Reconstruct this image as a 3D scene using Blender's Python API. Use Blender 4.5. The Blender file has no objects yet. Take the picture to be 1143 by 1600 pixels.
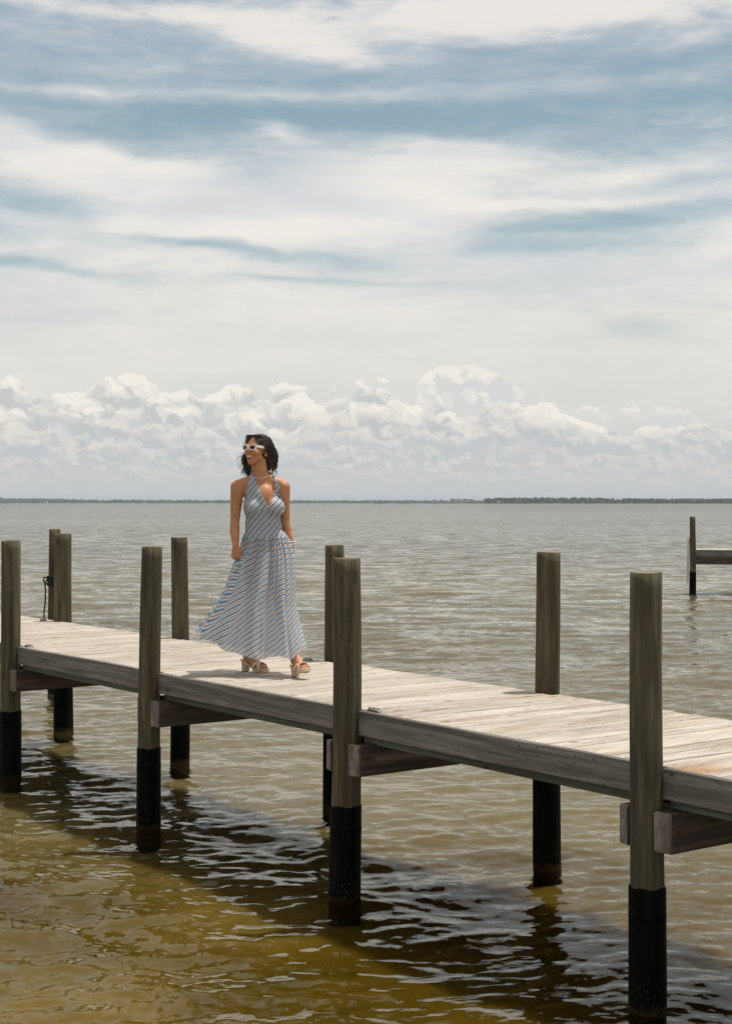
import bpy, bmesh, math, random
import numpy as np
from mathutils import Vector, Matrix
from mathutils.bvhtree import BVHTree
from mathutils import noise as mnoise

scene = bpy.context.scene
COL = scene.collection
R = math.radians
random.seed(7)

# ------------------------------------------------------------------ camera
CAM_H = 2.40
cam_d = bpy.data.cameras.new("camera")
cam = bpy.data.objects.new("camera", cam_d)
COL.objects.link(cam)
cam.location = (0, 0, CAM_H)
cam.rotation_euler = (R(90), 0, 0)
cam_d.sensor_width = 36
cam_d.lens = 53.57
cam_d.shift_y = -14.5 / 1600
cam_d.clip_start = 0.1
cam_d.clip_end = 40000
scene.camera = cam
scene.render.resolution_x, scene.render.resolution_y = 731, 1024

# ------------------------------------------------------------------ colour management, quality
scene.view_settings.view_transform = 'Standard'
scene.view_settings.look = 'None'
scene.view_settings.gamma = 1
scene.view_settings.use_curve_mapping = False
scene.view_settings.exposure = 0.0
scene.render.engine = 'CYCLES'
scene.cycles.use_denoising = True
scene.cycles.max_bounces = 8
scene.cycles.transparent_max_bounces = 12
scene.cycles.volume_bounces = 0
scene.cycles.volume_step_rate = 4
scene.cycles.sample_clamp_indirect = 4

# ------------------------------------------------------------------ small node language
class NT:
    def __init__(s, tree):
        s.t = tree
    def node(s, typ, **kw):
        n = s.t.nodes.new(typ)
        for k, v in kw.items():
            setattr(n, k, v)
        return n
    def put(s, sock, v):
        if isinstance(v, E):
            s.t.links.new(v.o, sock)
        elif isinstance(v, bpy.types.NodeSocket):
            s.t.links.new(v, sock)
        elif v is not None:
            if hasattr(sock.default_value, '__len__') and not hasattr(v, '__len__'):
                v = [v] * len(sock.default_value)
            if hasattr(sock.default_value, '__len__') and len(sock.default_value) == 4 and len(v) == 3:
                v = (*v, 1)
            sock.default_value = v
    def m(s, op, *a, clamp=False):
        n = s.node('ShaderNodeMath', operation=op, use_clamp=clamp)
        for i, v in enumerate(a):
            s.put(n.inputs[i], v)
        return E(s, n.outputs[0])
    def vm(s, op, *a, out=0):
        n = s.node('ShaderNodeVectorMath', operation=op)
        for i, v in enumerate(a):
            s.put(n.inputs[i], v)
        return E(s, n.outputs[out])
    def comb(s, x, y, z=0.0):
        n = s.node('ShaderNodeCombineXYZ')
        for i, v in enumerate((x, y, z)):
            s.put(n.inputs[i], v)
        return E(s, n.outputs[0])
    def sep(s, v):
        n = s.node('ShaderNodeSeparateXYZ')
        s.put(n.inputs[0], v)
        return [E(s, o) for o in n.outputs]
    def noise(s, vec, scale=5, detail=4, rough=.5, dist=0, lac=2.0, out='Fac', dim='3D'):
        n = s.node('ShaderNodeTexNoise', noise_dimensions=dim)
        s.put(n.inputs['Vector'], vec)
        s.put(n.inputs['Scale'], scale); n.inputs['Detail'].default_value = detail
        n.inputs['Roughness'].default_value = rough; n.inputs['Distortion'].default_value = dist
        n.inputs['Lacunarity'].default_value = lac
        return E(s, n.outputs[0 if out == 'Fac' else 1])
    def vor(s, vec, scale=5, feature='F1', smooth=.5, detail=0, rough=.5, out='Distance', rnd=1.0, dim='3D'):
        n = s.node('ShaderNodeTexVoronoi', feature=feature, voronoi_dimensions=dim)
        s.put(n.inputs['Vector'], vec)
        s.put(n.inputs['Scale'], scale)
        n.inputs['Randomness'].default_value = rnd
        if 'Detail' in n.inputs and feature not in ('DISTANCE_TO_EDGE',):
            n.inputs['Detail'].default_value = detail; n.inputs['Roughness'].default_value = rough
        if feature == 'SMOOTH_F1':
            n.inputs['Smoothness'].default_value = smooth
        return E(s, n.outputs[out])
    def ss(s, x, a, b, lo=0.0, hi=1.0):
        n = s.node('ShaderNodeMapRange', interpolation_type='SMOOTHSTEP')
        for i, v in enumerate((x, a, b, lo, hi)):
            s.put(n.inputs[i], v)
        return E(s, n.outputs[0])
    def lin(s, x, a, b, lo=0.0, hi=1.0):
        n = s.node('ShaderNodeMapRange')
        for i, v in enumerate((x, a, b, lo, hi)):
            s.put(n.inputs[i], v)
        return E(s, n.outputs[0])
    def mix(s, f, a, b, mode='MIX'):
        n = s.node('ShaderNodeMix', data_type='RGBA', blend_type=mode)
        n.clamp_factor = True
        s.put(n.inputs['Factor'], f); s.put(n.inputs[6], a); s.put(n.inputs[7], b)
        return E(s, n.outputs[2])
    def ramp(s, f, stops, interp='LINEAR'):
        n = s.node('ShaderNodeValToRGB')
        r = n.color_ramp; r.interpolation = interp
        while len(r.elements) < len(stops):
            r.elements.new(0.5)
        for e, (p, c) in zip(r.elements, stops):
            e.position = p; e.color = (*c, 1) if len(c) == 3 else c
        s.put(n.inputs[0], f)
        return E(s, n.outputs[0])
    def curve(s, f, pts):
        n = s.node('ShaderNodeFloatCurve')
        c = n.mapping.curves[0]
        while len(c.points) < len(pts):
            c.points.new(.5, .5)
        for p, (x, y) in zip(c.points, pts):
            p.location = (x, y)
        n.mapping.update()
        s.put(n.inputs['Value'], f)
        return E(s, n.outputs[0])
    def bump(s, h, strength=.3, dist=.01, normal=None):
        n = s.node('ShaderNodeBump')
        s.put(n.inputs['Strength'], strength); s.put(n.inputs['Distance'], dist)
        s.put(n.inputs['Height'], h)
        if normal is not None: s.put(n.inputs['Normal'], normal)
        return E(s, n.outputs[0])

class E:
    def __init__(s, nt, o): s.n = nt; s.o = o
    def __add__(s, b): return s.n.m('ADD', s, b)
    __radd__ = __add__
    def __mul__(s, b): return s.n.m('MULTIPLY', s, b)
    __rmul__ = __mul__
    def __sub__(s, b): return s.n.m('SUBTRACT', s, b)
    def __rsub__(s, b): return s.n.m('SUBTRACT', b, s)
    def __truediv__(s, b): return s.n.m('DIVIDE', s, b)
    def __neg__(s): return s.n.m('MULTIPLY', s, -1.0)

# ------------------------------------------------------------------ sun and sky
SUN_EL, SUN_AZ = R(75), None
sun_dir = Vector((0.95, 0.31, 0)).normalized() * math.cos(SUN_EL) + Vector((0, 0, math.sin(SUN_EL)))
sl = bpy.data.lights.new("sun", 'SUN')
sl.energy = 4.4
sl.angle = R(0.5)
sl.color = (1.0, 0.955, 0.88)
sun = bpy.data.objects.new("sun", sl)
COL.objects.link(sun)
sun.rotation_euler = (-sun_dir).to_track_quat('-Z', 'Y').to_euler()

world = bpy.data.worlds.new("World")
scene.world = world
world.use_nodes = True
world.node_tree.nodes.clear()
w = NT(world.node_tree)
sky = w.node('ShaderNodeTexSky', sky_type='NISHITA')
sky.sun_disc = False
sky.sun_elevation = SUN_EL
sky.sun_rotation = math.atan2(sun_dir.x, sun_dir.y)
sky.air_density = 1.0; sky.dust_density = 1.5; sky.ozone_density = 1.5
D = E(w, w.node('ShaderNodeTexCoord').outputs['Generated'])
dx, dy, dz = w.sep(D)
K = 2381.0                                   # angular unit: 1/2381 radian
U = w.m('ARCTAN2', dx, dy) * K               # angle right of north
V = w.m('ARCSINE', dz) * K                   # angle above the horizon
def au(x, y):                                # tangent-plane position -> the two angles
    x -= 571.5; y = 785.5 - y
    return math.atan2(x, K) * K, math.atan2(y, math.hypot(x, K)) * K

P = w.comb(U, V, 0)
# wispy high cloud
wx = w.noise(w.comb(U / 260, V / 110), 1, 3, .55, out='Color', dim='2D')
wsep = w.sep(wx)
Uw = U + (wsep[0] - .5) * 200
Vw = V + (wsep[1] - .5) * 34
Pw = w.comb(Uw, Vw, 0)
dens = w.curve(w.lin(V, -50, 900), [(0, .86), (.2, .86), (.33, .84), (.42, .76), (.50, .56), (.58, .44), (.66, .20), (.72, .10), (.77, .20), (.84, .45), (1, .75)])
feats = [  # x, y, rx, ry, tilt, weight
 (760, 22, 480, 48, -3, .62), (420, 55, 190, 22, 12, .35), (1100, 50, 200, 22, -8, .25), (80, 5, 150, 12, 4, .3),
 (450, 148, 620, 13, -1, .42), (120, 95, 260, 40, 3, .16), (620, 100, 260, 18, 0, .2),
 (60, 238, 200, 30, 15, .66), (230, 282, 240, 36, 6, .5), (600, 282, 170, 50, -4, .62), (470, 205, 50, 16, 20, .40),
 (730, 240, 110, 16, 12, .34), (1040, 268, 170, 13, -5, .42), (860, 318, 420, 9, -1, .36), (700, 330, 120, 30, 0, .2),
 (200, 345, 330, 20, 4, .34), (500, 355, 300, 26, 0, .36), (1130, 385, 90, 34, -10, .30), (700, 410, 300, 12, 3, .15),
 (560, 182, 520, 16, 0, -.20), (1000, 190, 260, 24, 0, -.14), (880, 350, 190, 19, -4, -.50), (310, 378, 130, 10, 6, -.55), (470, 400, 150, 12, 5, -.40), (540, 438, 180, 6, 1, -.42),
 (10, 412, 60, 9, 0, -.5), (130, 432, 80, 8, 5, -.45), (990, 516, 85, 15, 10, -.55), (40, 318, 75, 18, 10, -.50), (860, 385, 190, 9, -2, -.25),
 (30, 503, 60, 5, 0, -.2), (1120, 482, 60, 5, 0, -.12), (330, 195, 260, 22, -4, -.15), (820, 60, 90, 6, -3, .1),
]
def gauss(Pv, c, r, ang, wt, acc=None):
    mp = w.node('ShaderNodeMapping', vector_type='TEXTURE')
    w.put(mp.inputs[0], Pv)
    mp.inputs[1].default_value = (c[0], c[1], 0)
    mp.inputs[2].default_value = (0, 0, R(-ang))
    mp.inputs[3].default_value = (r[0], r[1], 1)
    q = w.vm('DOT_PRODUCT', mp.outputs[0], mp.outputs[0], out=1)
    g = w.m('EXPONENT', q * -1.0)
    return w.m('MULTIPLY_ADD', g, wt, acc if acc is not None else 0.0)
acc = dens
for (x, y, rx, ry, an, wt) in feats:
    acc = gauss(Pw, au(x, y), (rx, ry), an, wt, acc)
st1 = w.noise(w.comb(Uw / 330 + V / 900, Vw / 46), 1, 6, .56, dim='2D')
st2 = w.noise(w.comb(U / 90 - V / 200, Vw / 30 + 40), 1, 5, .6, dim='2D')
st3 = w.noise(w.comb(U / 46 + V / 26, Vw / 9.5 - U / 190), 1, 5, .66, dim='2D')
acc = acc + (st1 - .5) * .80 + (st2 - .5) * .42 + (st3 - .5) * .30
cir = w.ss(acc, -.10, 1.05)
# clear air behind the clouds: the physical sky, a little greyer
skyc = w.vm('MULTIPLY', sky.outputs[0], (.122, .112, .085))
blue = w.mix(.45, skyc, (.285, .435, .56))
blue = w.mix(w.ss(V, 250, 620), w.mix(.5, blue, (.40, .55, .58)), blue)
grey = w.noise(w.comb(U / 420 + 9, V / 80), 1, 3, .5, dim='2D')
ccol = w.mix(w.ss(grey, .35, .7), (.86, .83, .785), (.69, .705, .72))
ccol = w.mix(w.ss(V, 560, 760), ccol, w.mix(w.ss(acc, .35, .95), (.46, .52, .60), (.82, .79, .75)))
col = w.mix(cir, blue, ccol)
# pale veil low down
col = w.mix(w.ss(V, 420, 190) * .72, col, (.75, .73, .685))

# rows of cumulus, the farthest first
jc = w.sep(w.noise(w.comb(U / 42, V / 30), 1, 3, .6, out='Color', dim='2D'))
jU, jV = jc[0] - .5, jc[1] - .5
def cumulus(col, top, size, seed, tint, white, shade, depth, cover=None, soft=1.0, amp=.5):
    pu = U + jU * (size * .9)
    pv = V + jV * (size * .7)
    def puff(ou, ov):
        vec = w.comb((pu + (ou + seed * 97.0)) * (1 / size), (pv + ov) * (1.28 / size))
        return 1.0 - w.vor(vec, 1, 'F1', detail=2.2, rough=.46, dim='2D')
    b = puff(0, 0)
    big = w.noise(w.comb(U / (size * 2.6) + seed, V / (size * 3)), 1, 2, .5, dim='2D')
    h = (top - V) / size + (b - .62) * 1.05 + (big - .5) * .42
    if cover is not None:
        h = h + cover
    h = h + w.ss((top - V) / size, .0, .55) * .7
    h = w.m('MINIMUM', h, (top + (size * .10) - V) * (3.0 / size))
    a = w.ss(h, 0.0, .18 * soft)
    rel = (b - puff(size * .14, size * .22)) * 1.7           # facing the sun or not
    low = w.ss((top - V) / depth + (big - .5) * .9, .15, 1.0)
    lit = w.m('ADD', rel + .64, low * -.62, clamp=True)
    lit = w.m('ADD', lit, w.ss(h, .55, .0) * .35, clamp=True)
    c = w.mix(lit, shade, white)
    fade = w.ss((top - V) / depth, 1.0, 2.0, 1.0, 0.0)
    return w.mix(a * fade * tint, col, c)
def au1(x, y): return au(x, y)
ol = [(0, 590), (40, 588), (80, 602), (130, 596), (165, 578), (200, 576), (240, 584), (262, 604), (300, 598), (322, 622), (350, 592), (375, 586), (410, 604), (470, 588), (500, 604), (530, 606), (580, 596), (620, 606), (648, 628), (680, 612), (700, 640), (735, 650), (760, 640), (785, 626), (830, 620), (868, 624), (895, 642), (940, 656), (980, 672), (1000, 690), (1060, 700), (1143, 705)]
pts = [((au(x, y)[0] + 1200) / 2400, (au(x, y)[1]) / 260) for x, y in ol]
pts = [(0, .55), (.12, .72), (.2, .7)] + pts + [(.8, .45), (.9, .6), (1, .5)]
top1 = w.curve(w.lin(U, -1200, 1200), pts) * 260
WH = (.90, .86, .78); SH = (.575, .59, .59)
lowhaze = w.ss(V, 215, 60)
col = w.mix(lowhaze * .75, col, (.60, .61, .605))
# a lone tower behind the row, right of the middle
t_acc = gauss(P, au(690, 592), (30, 26), -20, 1.1)
t_acc = gauss(P, au(745, 596), (38, 28), 25, 1.1, t_acc)
t_acc = gauss(P, au(745, 632), (52, 34), 0, .9, t_acc)
col = cumulus(col, V * 0.0 + 222.0, 46, 61, .92, (.88, .84, .77), (.68, .685, .68), 62, cover=(t_acc - .62) * 3.4, soft=1.3)
col = cumulus(col, top1 + 2, 66, 12, .96, WH, SH, 110, soft=1.0)
# separate puffs on the right
p_acc = gauss(P, au(1035, 672), (44, 14), 0, 1.0)
p_acc = gauss(P, au(1143, 695), (30, 18), 0, 1.0, p_acc)
p_acc = gauss(P, au(1120, 738), (40, 9), 8, .9, p_acc)
col = cumulus(col, V * 0 + 128.0, 42, 33, .75, WH, (.62, .63, .63), 60, cover=(p_acc - .6) * 3.4, soft=1.5)
def row(col, y, size, seed, tint, depth, wh=WH, sh=SH):
    t = w.noise(w.comb(U / (size * 5.5), seed * 1.7), 1, 2, .5, dim='2D')
    return cumulus(col, (t - .5) * size * 3.0 + (785.5 - y), size, seed, tint, wh, sh, depth, cover=(t - .52) * 2.2)
col = row(col, 656, 52, 21, .72, 48, (.80, .765, .70), (.53, .555, .575))
col = w.mix(w.ss(V, 130, 30) * .6, col, (.60, .605, .605))
col = row(col, 690, 36, 45, .62, 30, (.76, .735, .685), (.53, .56, .58))
col = row(col, 714, 25, 47, .5, 22, (.74, .72, .675), (.55, .57, .585))
col = row(col, 738, 17, 52, .4, 14, (.72, .705, .67), (.56, .575, .59))
col = w.mix(w.ss(V, 62, 4) * .9, col, (.575, .59, .595))
col = w.mix(w.ss(V, 0, -20), col, (.30, .30, .27))
bg = w.node('ShaderNodeBackground')
w.put(bg.inputs[0], col)
bg.inputs[1].default_value = 1.0
wo = w.node('ShaderNodeOutputWorld')
world.node_tree.links.new(bg.outputs[0], wo.inputs[0])
world.cycles.sampling_method = 'MANUAL'
world.cycles.sample_map_resolution = 1024

# ------------------------------------------------------------------ object helpers
def tag(o, label=None, cat=None, group=None, kind=None):
    if label: o['label'] = label
    if cat: o['category'] = cat
    if group: o['group'] = group
    if kind: o['kind'] = kind
    return o
def empty(name, loc=(0, 0, 0), rz=0.0):
    o = bpy.data.objects.new(name, None)
    COL.objects.link(o)
    o.location = loc; o.rotation_euler = (0, 0, rz); o.empty_display_size = .2
    return o
def link(name, me, mats, parent=None, smooth=False):
    if not isinstance(mats, (list, tuple)): mats = [mats]
    for m in mats: me.materials.append(m)
    if smooth:
        me.polygons.foreach_set('use_smooth', [True] * len(me.polygons))
    me.update()
    o = bpy.data.objects.new(name, me)
    COL.objects.link(o)
    o.parent = parent
    return o
def from_bm(name, bm, mats, parent=None, smooth=False):
    me = bpy.data.meshes.new(name)
    bm.normal_update()
    bm.to_mesh(me); bm.free()
    return link(name, me, mats, parent, smooth)
def from_np(name, V_, F_, mats, parent=None, smooth=False, attrs=None):
    """V_ (n,3), F_ (m,k) arrays"""
    me = bpy.data.meshes.new(name)
    V_ = np.asarray(V_, np.float32); F_ = np.asarray(F_, np.int32)
    me.vertices.add(len(V_)); me.vertices.foreach_set('co', V_.ravel())
    k = F_.shape[1]
    me.loops.add(F_.size); me.loops.foreach_set('vertex_index', F_.ravel())
    me.polygons.add(len(F_))
    me.polygons.foreach_set('loop_start', np.arange(len(F_), dtype=np.int32) * k)
    me.polygons.foreach_set('loop_total', np.full(len(F_), k, np.int32))
    me.update(calc_edges=True)
    for an, av in (attrs or {}).items():
        at = me.attributes.new(an, 'FLOAT', 'POINT')
        at.data.foreach_set('value', np.asarray(av, np.float32))
    return link(name, me, mats, parent, smooth)
def grid_faces(nr, nc, closed=False):
    r = np.arange(nr - 1)[:, None]; c = np.arange(nc if closed else nc - 1)[None, :]
    c2 = (c + 1) % nc
    a = r * nc + c; b = r * nc + c2; d = (r + 1) * nc + c; e = (r + 1) * nc + c2
    return np.stack([a, b, e, d], -1).reshape(-1, 4)
def box(bm, x0, x1, y0, y1, z0, z1, bev=0.0, mat=0, segs=1):
    vs = [bm.verts.new(p) for p in ((x0, y0, z0), (x1, y0, z0), (x1, y1, z0), (x0, y1, z0), (x0, y0, z1), (x1, y0, z1), (x1, y1, z1), (x0, y1, z1))]
    fs = [bm.faces.new([vs[i] for i in q]) for q in ((3, 2, 1, 0), (4, 5, 6, 7), (0, 1, 5, 4), (1, 2, 6, 5), (2, 3, 7, 6), (3, 0, 4, 7))]
    for f in fs: f.material_index = mat
    if bev > 0:
        es = list({e for f in fs for e in f.edges})
        r = bmesh.ops.bevel(bm, geom=es, offset=bev, segments=segs, affect='EDGES', profile=.7)
        for f in r['faces']: f.material_index = mat
    return vs
def tube(bm, pts, rad, n=6, mat=0, cap=True):
    pts = [Vector(p) for p in pts]
    if not hasattr(rad, '__len__'): rad = [rad] * len(pts)
    rings = []
    t0 = (pts[1] - pts[0]).normalized()
    up = Vector((0, 0, 1)) if abs(t0.z) < .9 else Vector((1, 0, 0))
    u = t0.cross(up).normalized()
    for i, p in enumerate(pts):
        t = (pts[min(i + 1, len(pts) - 1)] - pts[max(i - 1, 0)])
        if t.length < 1e-9: t = t0
        t.normalize()
        u = (u - t * u.dot(t))
        if u.length < 1e-6: u = t.orthogonal()
        u.normalize()
        v = t.cross(u)
        rings.append([bm.verts.new(p + (u * math.cos(a) + v * math.sin(a)) * rad[i]) for a in [2 * math.pi * k / n for k in range(n)]])
    for a, b in zip(rings, rings[1:]):
        for k in range(n):
            f = bm.faces.new((a[k], a[(k + 1) % n], b[(k + 1) % n], b[k])); f.material_index = mat; f.smooth = True
    if cap:
        bm.faces.new(rings[0][::-1]).material_index = mat
        bm.faces.new(rings[-1]).material_index = mat
def ball(bm, c, r, rot=None, sub=2, mat=0, noise_amp=0, seed=0):
    if not hasattr(r, '__len__'): r = (r, r, r)
    M = Matrix.Translation(Vector(c)) @ (rot.to_4x4() if rot is not None else Matrix.Identity(4)) @ Matrix.Diagonal((*r, 1))
    g = bmesh.ops.create_icosphere(bm, subdivisions=sub, radius=1, matrix=M)
    if noise_amp:
        for v in g['verts']:
            d = (v.co - Vector(c))
            v.co = Vector(c) + d * (1 + noise_amp * mnoise.noise(v.co * 3.1 / max(r) + Vector((seed, 0, 0))))
    for v in g['verts']:
        for f in v.link_faces: f.material_index = mat; f.smooth = True
def cone(bm, p0, p1, r0, r1, n=20):
    p0 = Vector(p0); p1 = Vector(p1); d = p1 - p0
    M = Matrix.Translation((p0 + p1) / 2) @ d.to_track_quat('Z', 'Y').to_matrix().to_4x4()
    bmesh.ops.create_cone(bm, cap_ends=True, segments=n, radius1=r0, radius2=r1, depth=d.length, matrix=M)
def capsule(bm, p0, p1, r0, r1, sub=3):
    cone(bm, p0, p1, r0, r1); ball(bm, p0, r0, sub=sub); ball(bm, p1, r1, sub=sub)

# ------------------------------------------------------------------ materials
def mat(name):
    m = bpy.data.materials.new(name); m.use_nodes = True
    m.node_tree.nodes.clear()
    n = NT(m.node_tree)
    out = n.node('ShaderNodeOutputMaterial')
    return m, n, out
def principled(n, out, base, rough=.6, normal=None, spec=.5, metal=0, sss=0, coat=0):
    p = n.node('ShaderNodeBsdfPrincipled')
    n.put(p.inputs['Base Color'], base); n.put(p.inputs['Roughness'], rough)
    n.put(p.inputs['Specular IOR Level'], spec); n.put(p.inputs['Metallic'], metal)
    if sss:
        p.inputs['Subsurface Weight'].default_value = sss
        p.inputs['Subsurface Radius'].default_value = (1, .35, .2)
        p.inputs['Subsurface Scale'].default_value = .012
    if coat: p.inputs['Coat Weight'].default_value = coat
    if normal is not None: n.put(p.inputs['Normal'], normal)
    if out is not None: n.t.links.new(p.outputs[0], out.inputs[0])
    return p
def simple(name, c, rough=.6, metal=0, spec=.5, var=.12, scale=40, bump=.0):
    m, n, out = mat(name)
    co = n.node('ShaderNodeTexCoord').outputs['Object']
    nz = n.noise(co, scale, 4, .55)
    lo = tuple(x * (1 - var) for x in c); hi = tuple(min(1, x * (1 + var)) for x in c)
    principled(n, out, n.mix(n.ss(nz, .3, .7), lo, hi), rough, n.bump(nz, bump, .004) if bump else None, spec, metal)
    return m

def timber(name, light, mid, dark, axis='z', stretch=14, rust=0.0, green=(.075, .095, .06), greenf=0.0, bumps=.5, ring=True, rough=.85, checks=1.0, seedf=1.0, wet=0.0):
    m, n, out = mat(name)
    tc = n.node('ShaderNodeTexCoord').outputs['Object']
    oi = n.node('ShaderNodeObjectInfo').outputs['Random']
    rnd = n.m('MULTIPLY', oi, 37.0 * seedf)
    x, y, z = n.sep(tc)
    att = n.node('ShaderNodeAttribute'); att.attribute_name = 'rnd'
    r2 = E(n, att.outputs['Fac'])
    off = rnd + r2 * 53.0
    s = stretch
    if axis == 'z': v = n.comb(x + off, y, z / s)
    elif axis == 'x': v = n.comb(x / s + off, y, z + off)
    else: v = n.comb(x + off, y / s + off, z)
    wv = n.noise(v, 5, 3, .5, out='Color')
    vv = n.vm('ADD', v, n.vm('MULTIPLY', n.vm('SUBTRACT', wv, (.5, .5, .5)), (.05, .05, .03)))
    g1 = n.noise(vv, 26, 6, .62)
    g2 = n.noise(vv, 95, 4, .6)
    blot = n.noise(n.vm('MULTIPLY', v, (1.0, 1.0, 2.2)), 7, 6, .66)
    c = n.ramp(g1 * .7 + g2 * .3, [(.30, dark), (.47, mid), (.68, light)])
    c = n.mix(n.ss(blot, .44, .62) * .85, c, n.mix(.72, c, dark))
    if axis == 'z':
        c = n.mix(n.ss(n.m('FRACT', E(n, oi) * 7.13), .45, .95) * n.ss(n.noise(v, 4.4, 3, .6), .38, .6) * .7, c, n.mix(n.ss(g1, .35, .7), (.05, .03, .014), (.20, .125, .06)))
    if greenf:
        gg = n.noise(v, 3.2, 4, .6)
        c = n.mix(n.ss(gg + (oi_e(n, oi) - .5) * .35, .36, .60) * greenf, c, n.mix(n.ss(g1, .35, .7), tuple(a * .55 for a in green), green))
    # growth rings cut lengthwise: contour lines of a stretched field
    lines = n.m('SINE', n.noise(v, 3.1 if axis != 'z' else 4.5, 2, .5) * (95.0 if axis != 'z' else 60.0))
    c = n.mix(n.ss(lines, .35, 1.0) * (.50 if axis != 'z' else .38), c, n.mix(.25, dark, mid))
    # knots with a ring round them
    kn = n.vor(n.comb((x + off) * 1.6, (y + off * .3) * 1.6, z + off) if axis == 'z' else n.comb(x + off, y + off, (z + off) * 1.5), 2.6, 'F1')
    knot = n.ss(kn, .085, .03)
    kring = n.ss(n.m('SINE', kn * 160.0), -.2, .9) * n.ss(kn, .20, .06)
    if ring: c = n.mix(kring * .4, c, dark)
    c = n.mix(knot * .75, c, tuple(a * .5 for a in dark))
    # drying cracks
    ck = n.noise(vv, 60, 2, .5)
    crack = n.ss(n.m('ABSOLUTE', ck - .5), .010, .002) * n.ss(n.noise(v, 8, 2, .5), .48, .58) * checks
    c = n.mix(crack * .85, c, tuple(a * .25 for a in dark))
    if rust:
        rs = n.noise(n.vm('MULTIPLY', v, (1, 1, 5.0)), 10, 4, .6)
        c = n.mix(n.ss(rs, .62, .74) * rust, c, (.20, .085, .03))
    if wet:
        c = n.mix(n.ss(z, .52, .40) * wet, c, dark)
    h = g1 * .5 + g2 * .5 - crack * 1.2 - knot * .5
    principled(n, out, c, rough, n.bump(h, bumps, .006), .25)
    return m
def oi_e(n, o): return E(n, o)

M = {}
M['pile'] = timber('treated_pile_wood', (.185, .148, .088), (.092, .073, .043), (.026, .021, .013), rust=.7, green=(.098, .104, .064), greenf=.42, stretch=16, bumps=.7)
M['pile_top'] = timber('pile_end_grain', (.30, .25, .17), (.20, .165, .11), (.09, .07, .045), axis='x', stretch=1.5, checks=.5)
M['fascia'] = timber('weathered_fascia_wood', (.27, .245, .215), (.175, .158, .138), (.07, .062, .052), axis='x', stretch=18, bumps=.5)
M['stringer'] = timber('stringer_wood', (.17, .17, .13), (.11, .115, .085), (.05, .05, .036), axis='x', stretch=18, green=(.13, .16, .11), greenf=.5)
M['beam'] = timber('cross_beam_wood', (.13, .10, .075), (.075, .057, .042), (.028, .021, .015), axis='y', stretch=14, rust=.3)
M['beam_end'] = timber('beam_end_grain', (.30, .255, .215), (.19, .16, .135), (.075, .06, .048), axis='z', stretch=3)

# deck boards
def deck_mat():
    m, n, out = mat('bleached_deck_boards')
    tc = n.node('ShaderNodeTexCoord').outputs['Object']
    x, y, z = n.sep(tc)
    att = n.node('ShaderNodeAttribute'); att.attribute_name = 'rnd'
    r = E(n, att.outputs['Fac'])
    v = n.comb(x + r * 61.0, y / 11 + r * 17.0, z)
    wv = n.noise(n.comb(x + r * 61.0, y / 3.5 + r * 17.0, 0), 4, 3, .5, out='Color')
    vv = n.vm('ADD', v, n.vm('MULTIPLY', n.vm('SUBTRACT', wv, (.5, .5, .5)), (.05, .02, .0)))
    g1 = n.noise(vv, 22, 6, .6)
    g2 = n.noise(vv, 110, 4, .65)
    c = n.ramp(g1 * .65 + g2 * .35, [(.28, (.17, .13, .095)), (.42, (.32, .27, .215)), (.52, (.45, .405, .35)), (.72, (.585, .545, .485))])
    b = n.noise(vv, 7, 4, .6)
    lines = n.m('SINE', n.noise(v, 4.0, 2, .5) * 80.0)
    c = n.mix(n.ss(lines, .4, 1.0) * .30, c, (.33, .255, .18))
    c = n.mix(n.ss(b, .54, .72) * .55, c, (.42, .315, .215))
    c = n.mix(n.ss(n.noise(n.comb(x, y, 3), 3.2, 4, .6), .5, .7) * .35, c, (.46, .43, .385))
    tint = n.mix(r, (.86, .84, .82), (1.06, 1.05, 1.04))
    c = n.mix(1.0, c, tint, 'MULTIPLY')
    kn = n.vor(n.comb(x + r * 9.0, y / 1.8 + r * 5.0, 0), 2.4, 'F1', dim='2D')
    c = n.mix(n.ss(kn, .06, .03) * .8, c, (.20, .11, .055))
    ck = n.noise(vv, 70, 2, .5)
    crack = n.ss(n.m('ABSOLUTE', ck - .5), .014, .003) * n.ss(n.noise(v, 9, 2, .5), .47, .60)
    c = n.mix(crack * .85, c, (.10, .075, .055))
    # rusty stain by the near right pile
    st = n.vm('LENGTH', n.vm('MULTIPLY', n.vm('SUBTRACT', tc, (2.52, .06, 1.15)), (3.2, 1.6, 0)), out=1)
    c = n.mix(n.ss(st + (b - .5) * .8, .55, .12) * .7, c, (.33, .16, .06))
    h = g1 * .5 + g2 * .6 - crack * 1.5
    principled(n, out, c, .8, n.bump(h, .6, .006), .3)
    return m
M['deck'] = deck_mat()
def sleeve_mat():
    # black wrap; the dim olive veil of murky water is painted on below the waterline
    m, n, out = mat('black_plastic_sleeve')
    tc = n.node('ShaderNodeTexCoord').outputs['Object']
    x, y, z = n.sep(tc)
    a = n.noise(n.vm('MULTIPLY', tc, (1, 1, .3)), 14, 5, .6)
    f = n.noise(tc, 60, 4, .6)
    c = n.mix(n.ss(a, .35, .7), (.0012, .0012, .0012), (.004, .0038, .0035))
    c = n.mix(n.ss(a, .60, .75) * .5, c, (.012, .010, .007))
    sp_ = n.ss(f, .60, .66) * n.ss(z, .30, .05)
    c = n.mix(sp_ * .6, c, (.07, .06, .045))
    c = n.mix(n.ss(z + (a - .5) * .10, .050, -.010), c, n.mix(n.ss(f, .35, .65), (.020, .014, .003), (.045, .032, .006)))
    principled(n, out, c, .5, n.bump(a * .6 + f * .4, .35, .006), .045)
    return m
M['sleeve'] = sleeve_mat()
M['rust'] = simple('rusty_iron', (.10, .045, .025), .8, metal=.3, var=.5, scale=120, bump=.4)
M['iron'] = simple('dull_galvanised_iron', (.20, .185, .18), .45, metal=.7, var=.35, scale=60, bump=.2)
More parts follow.
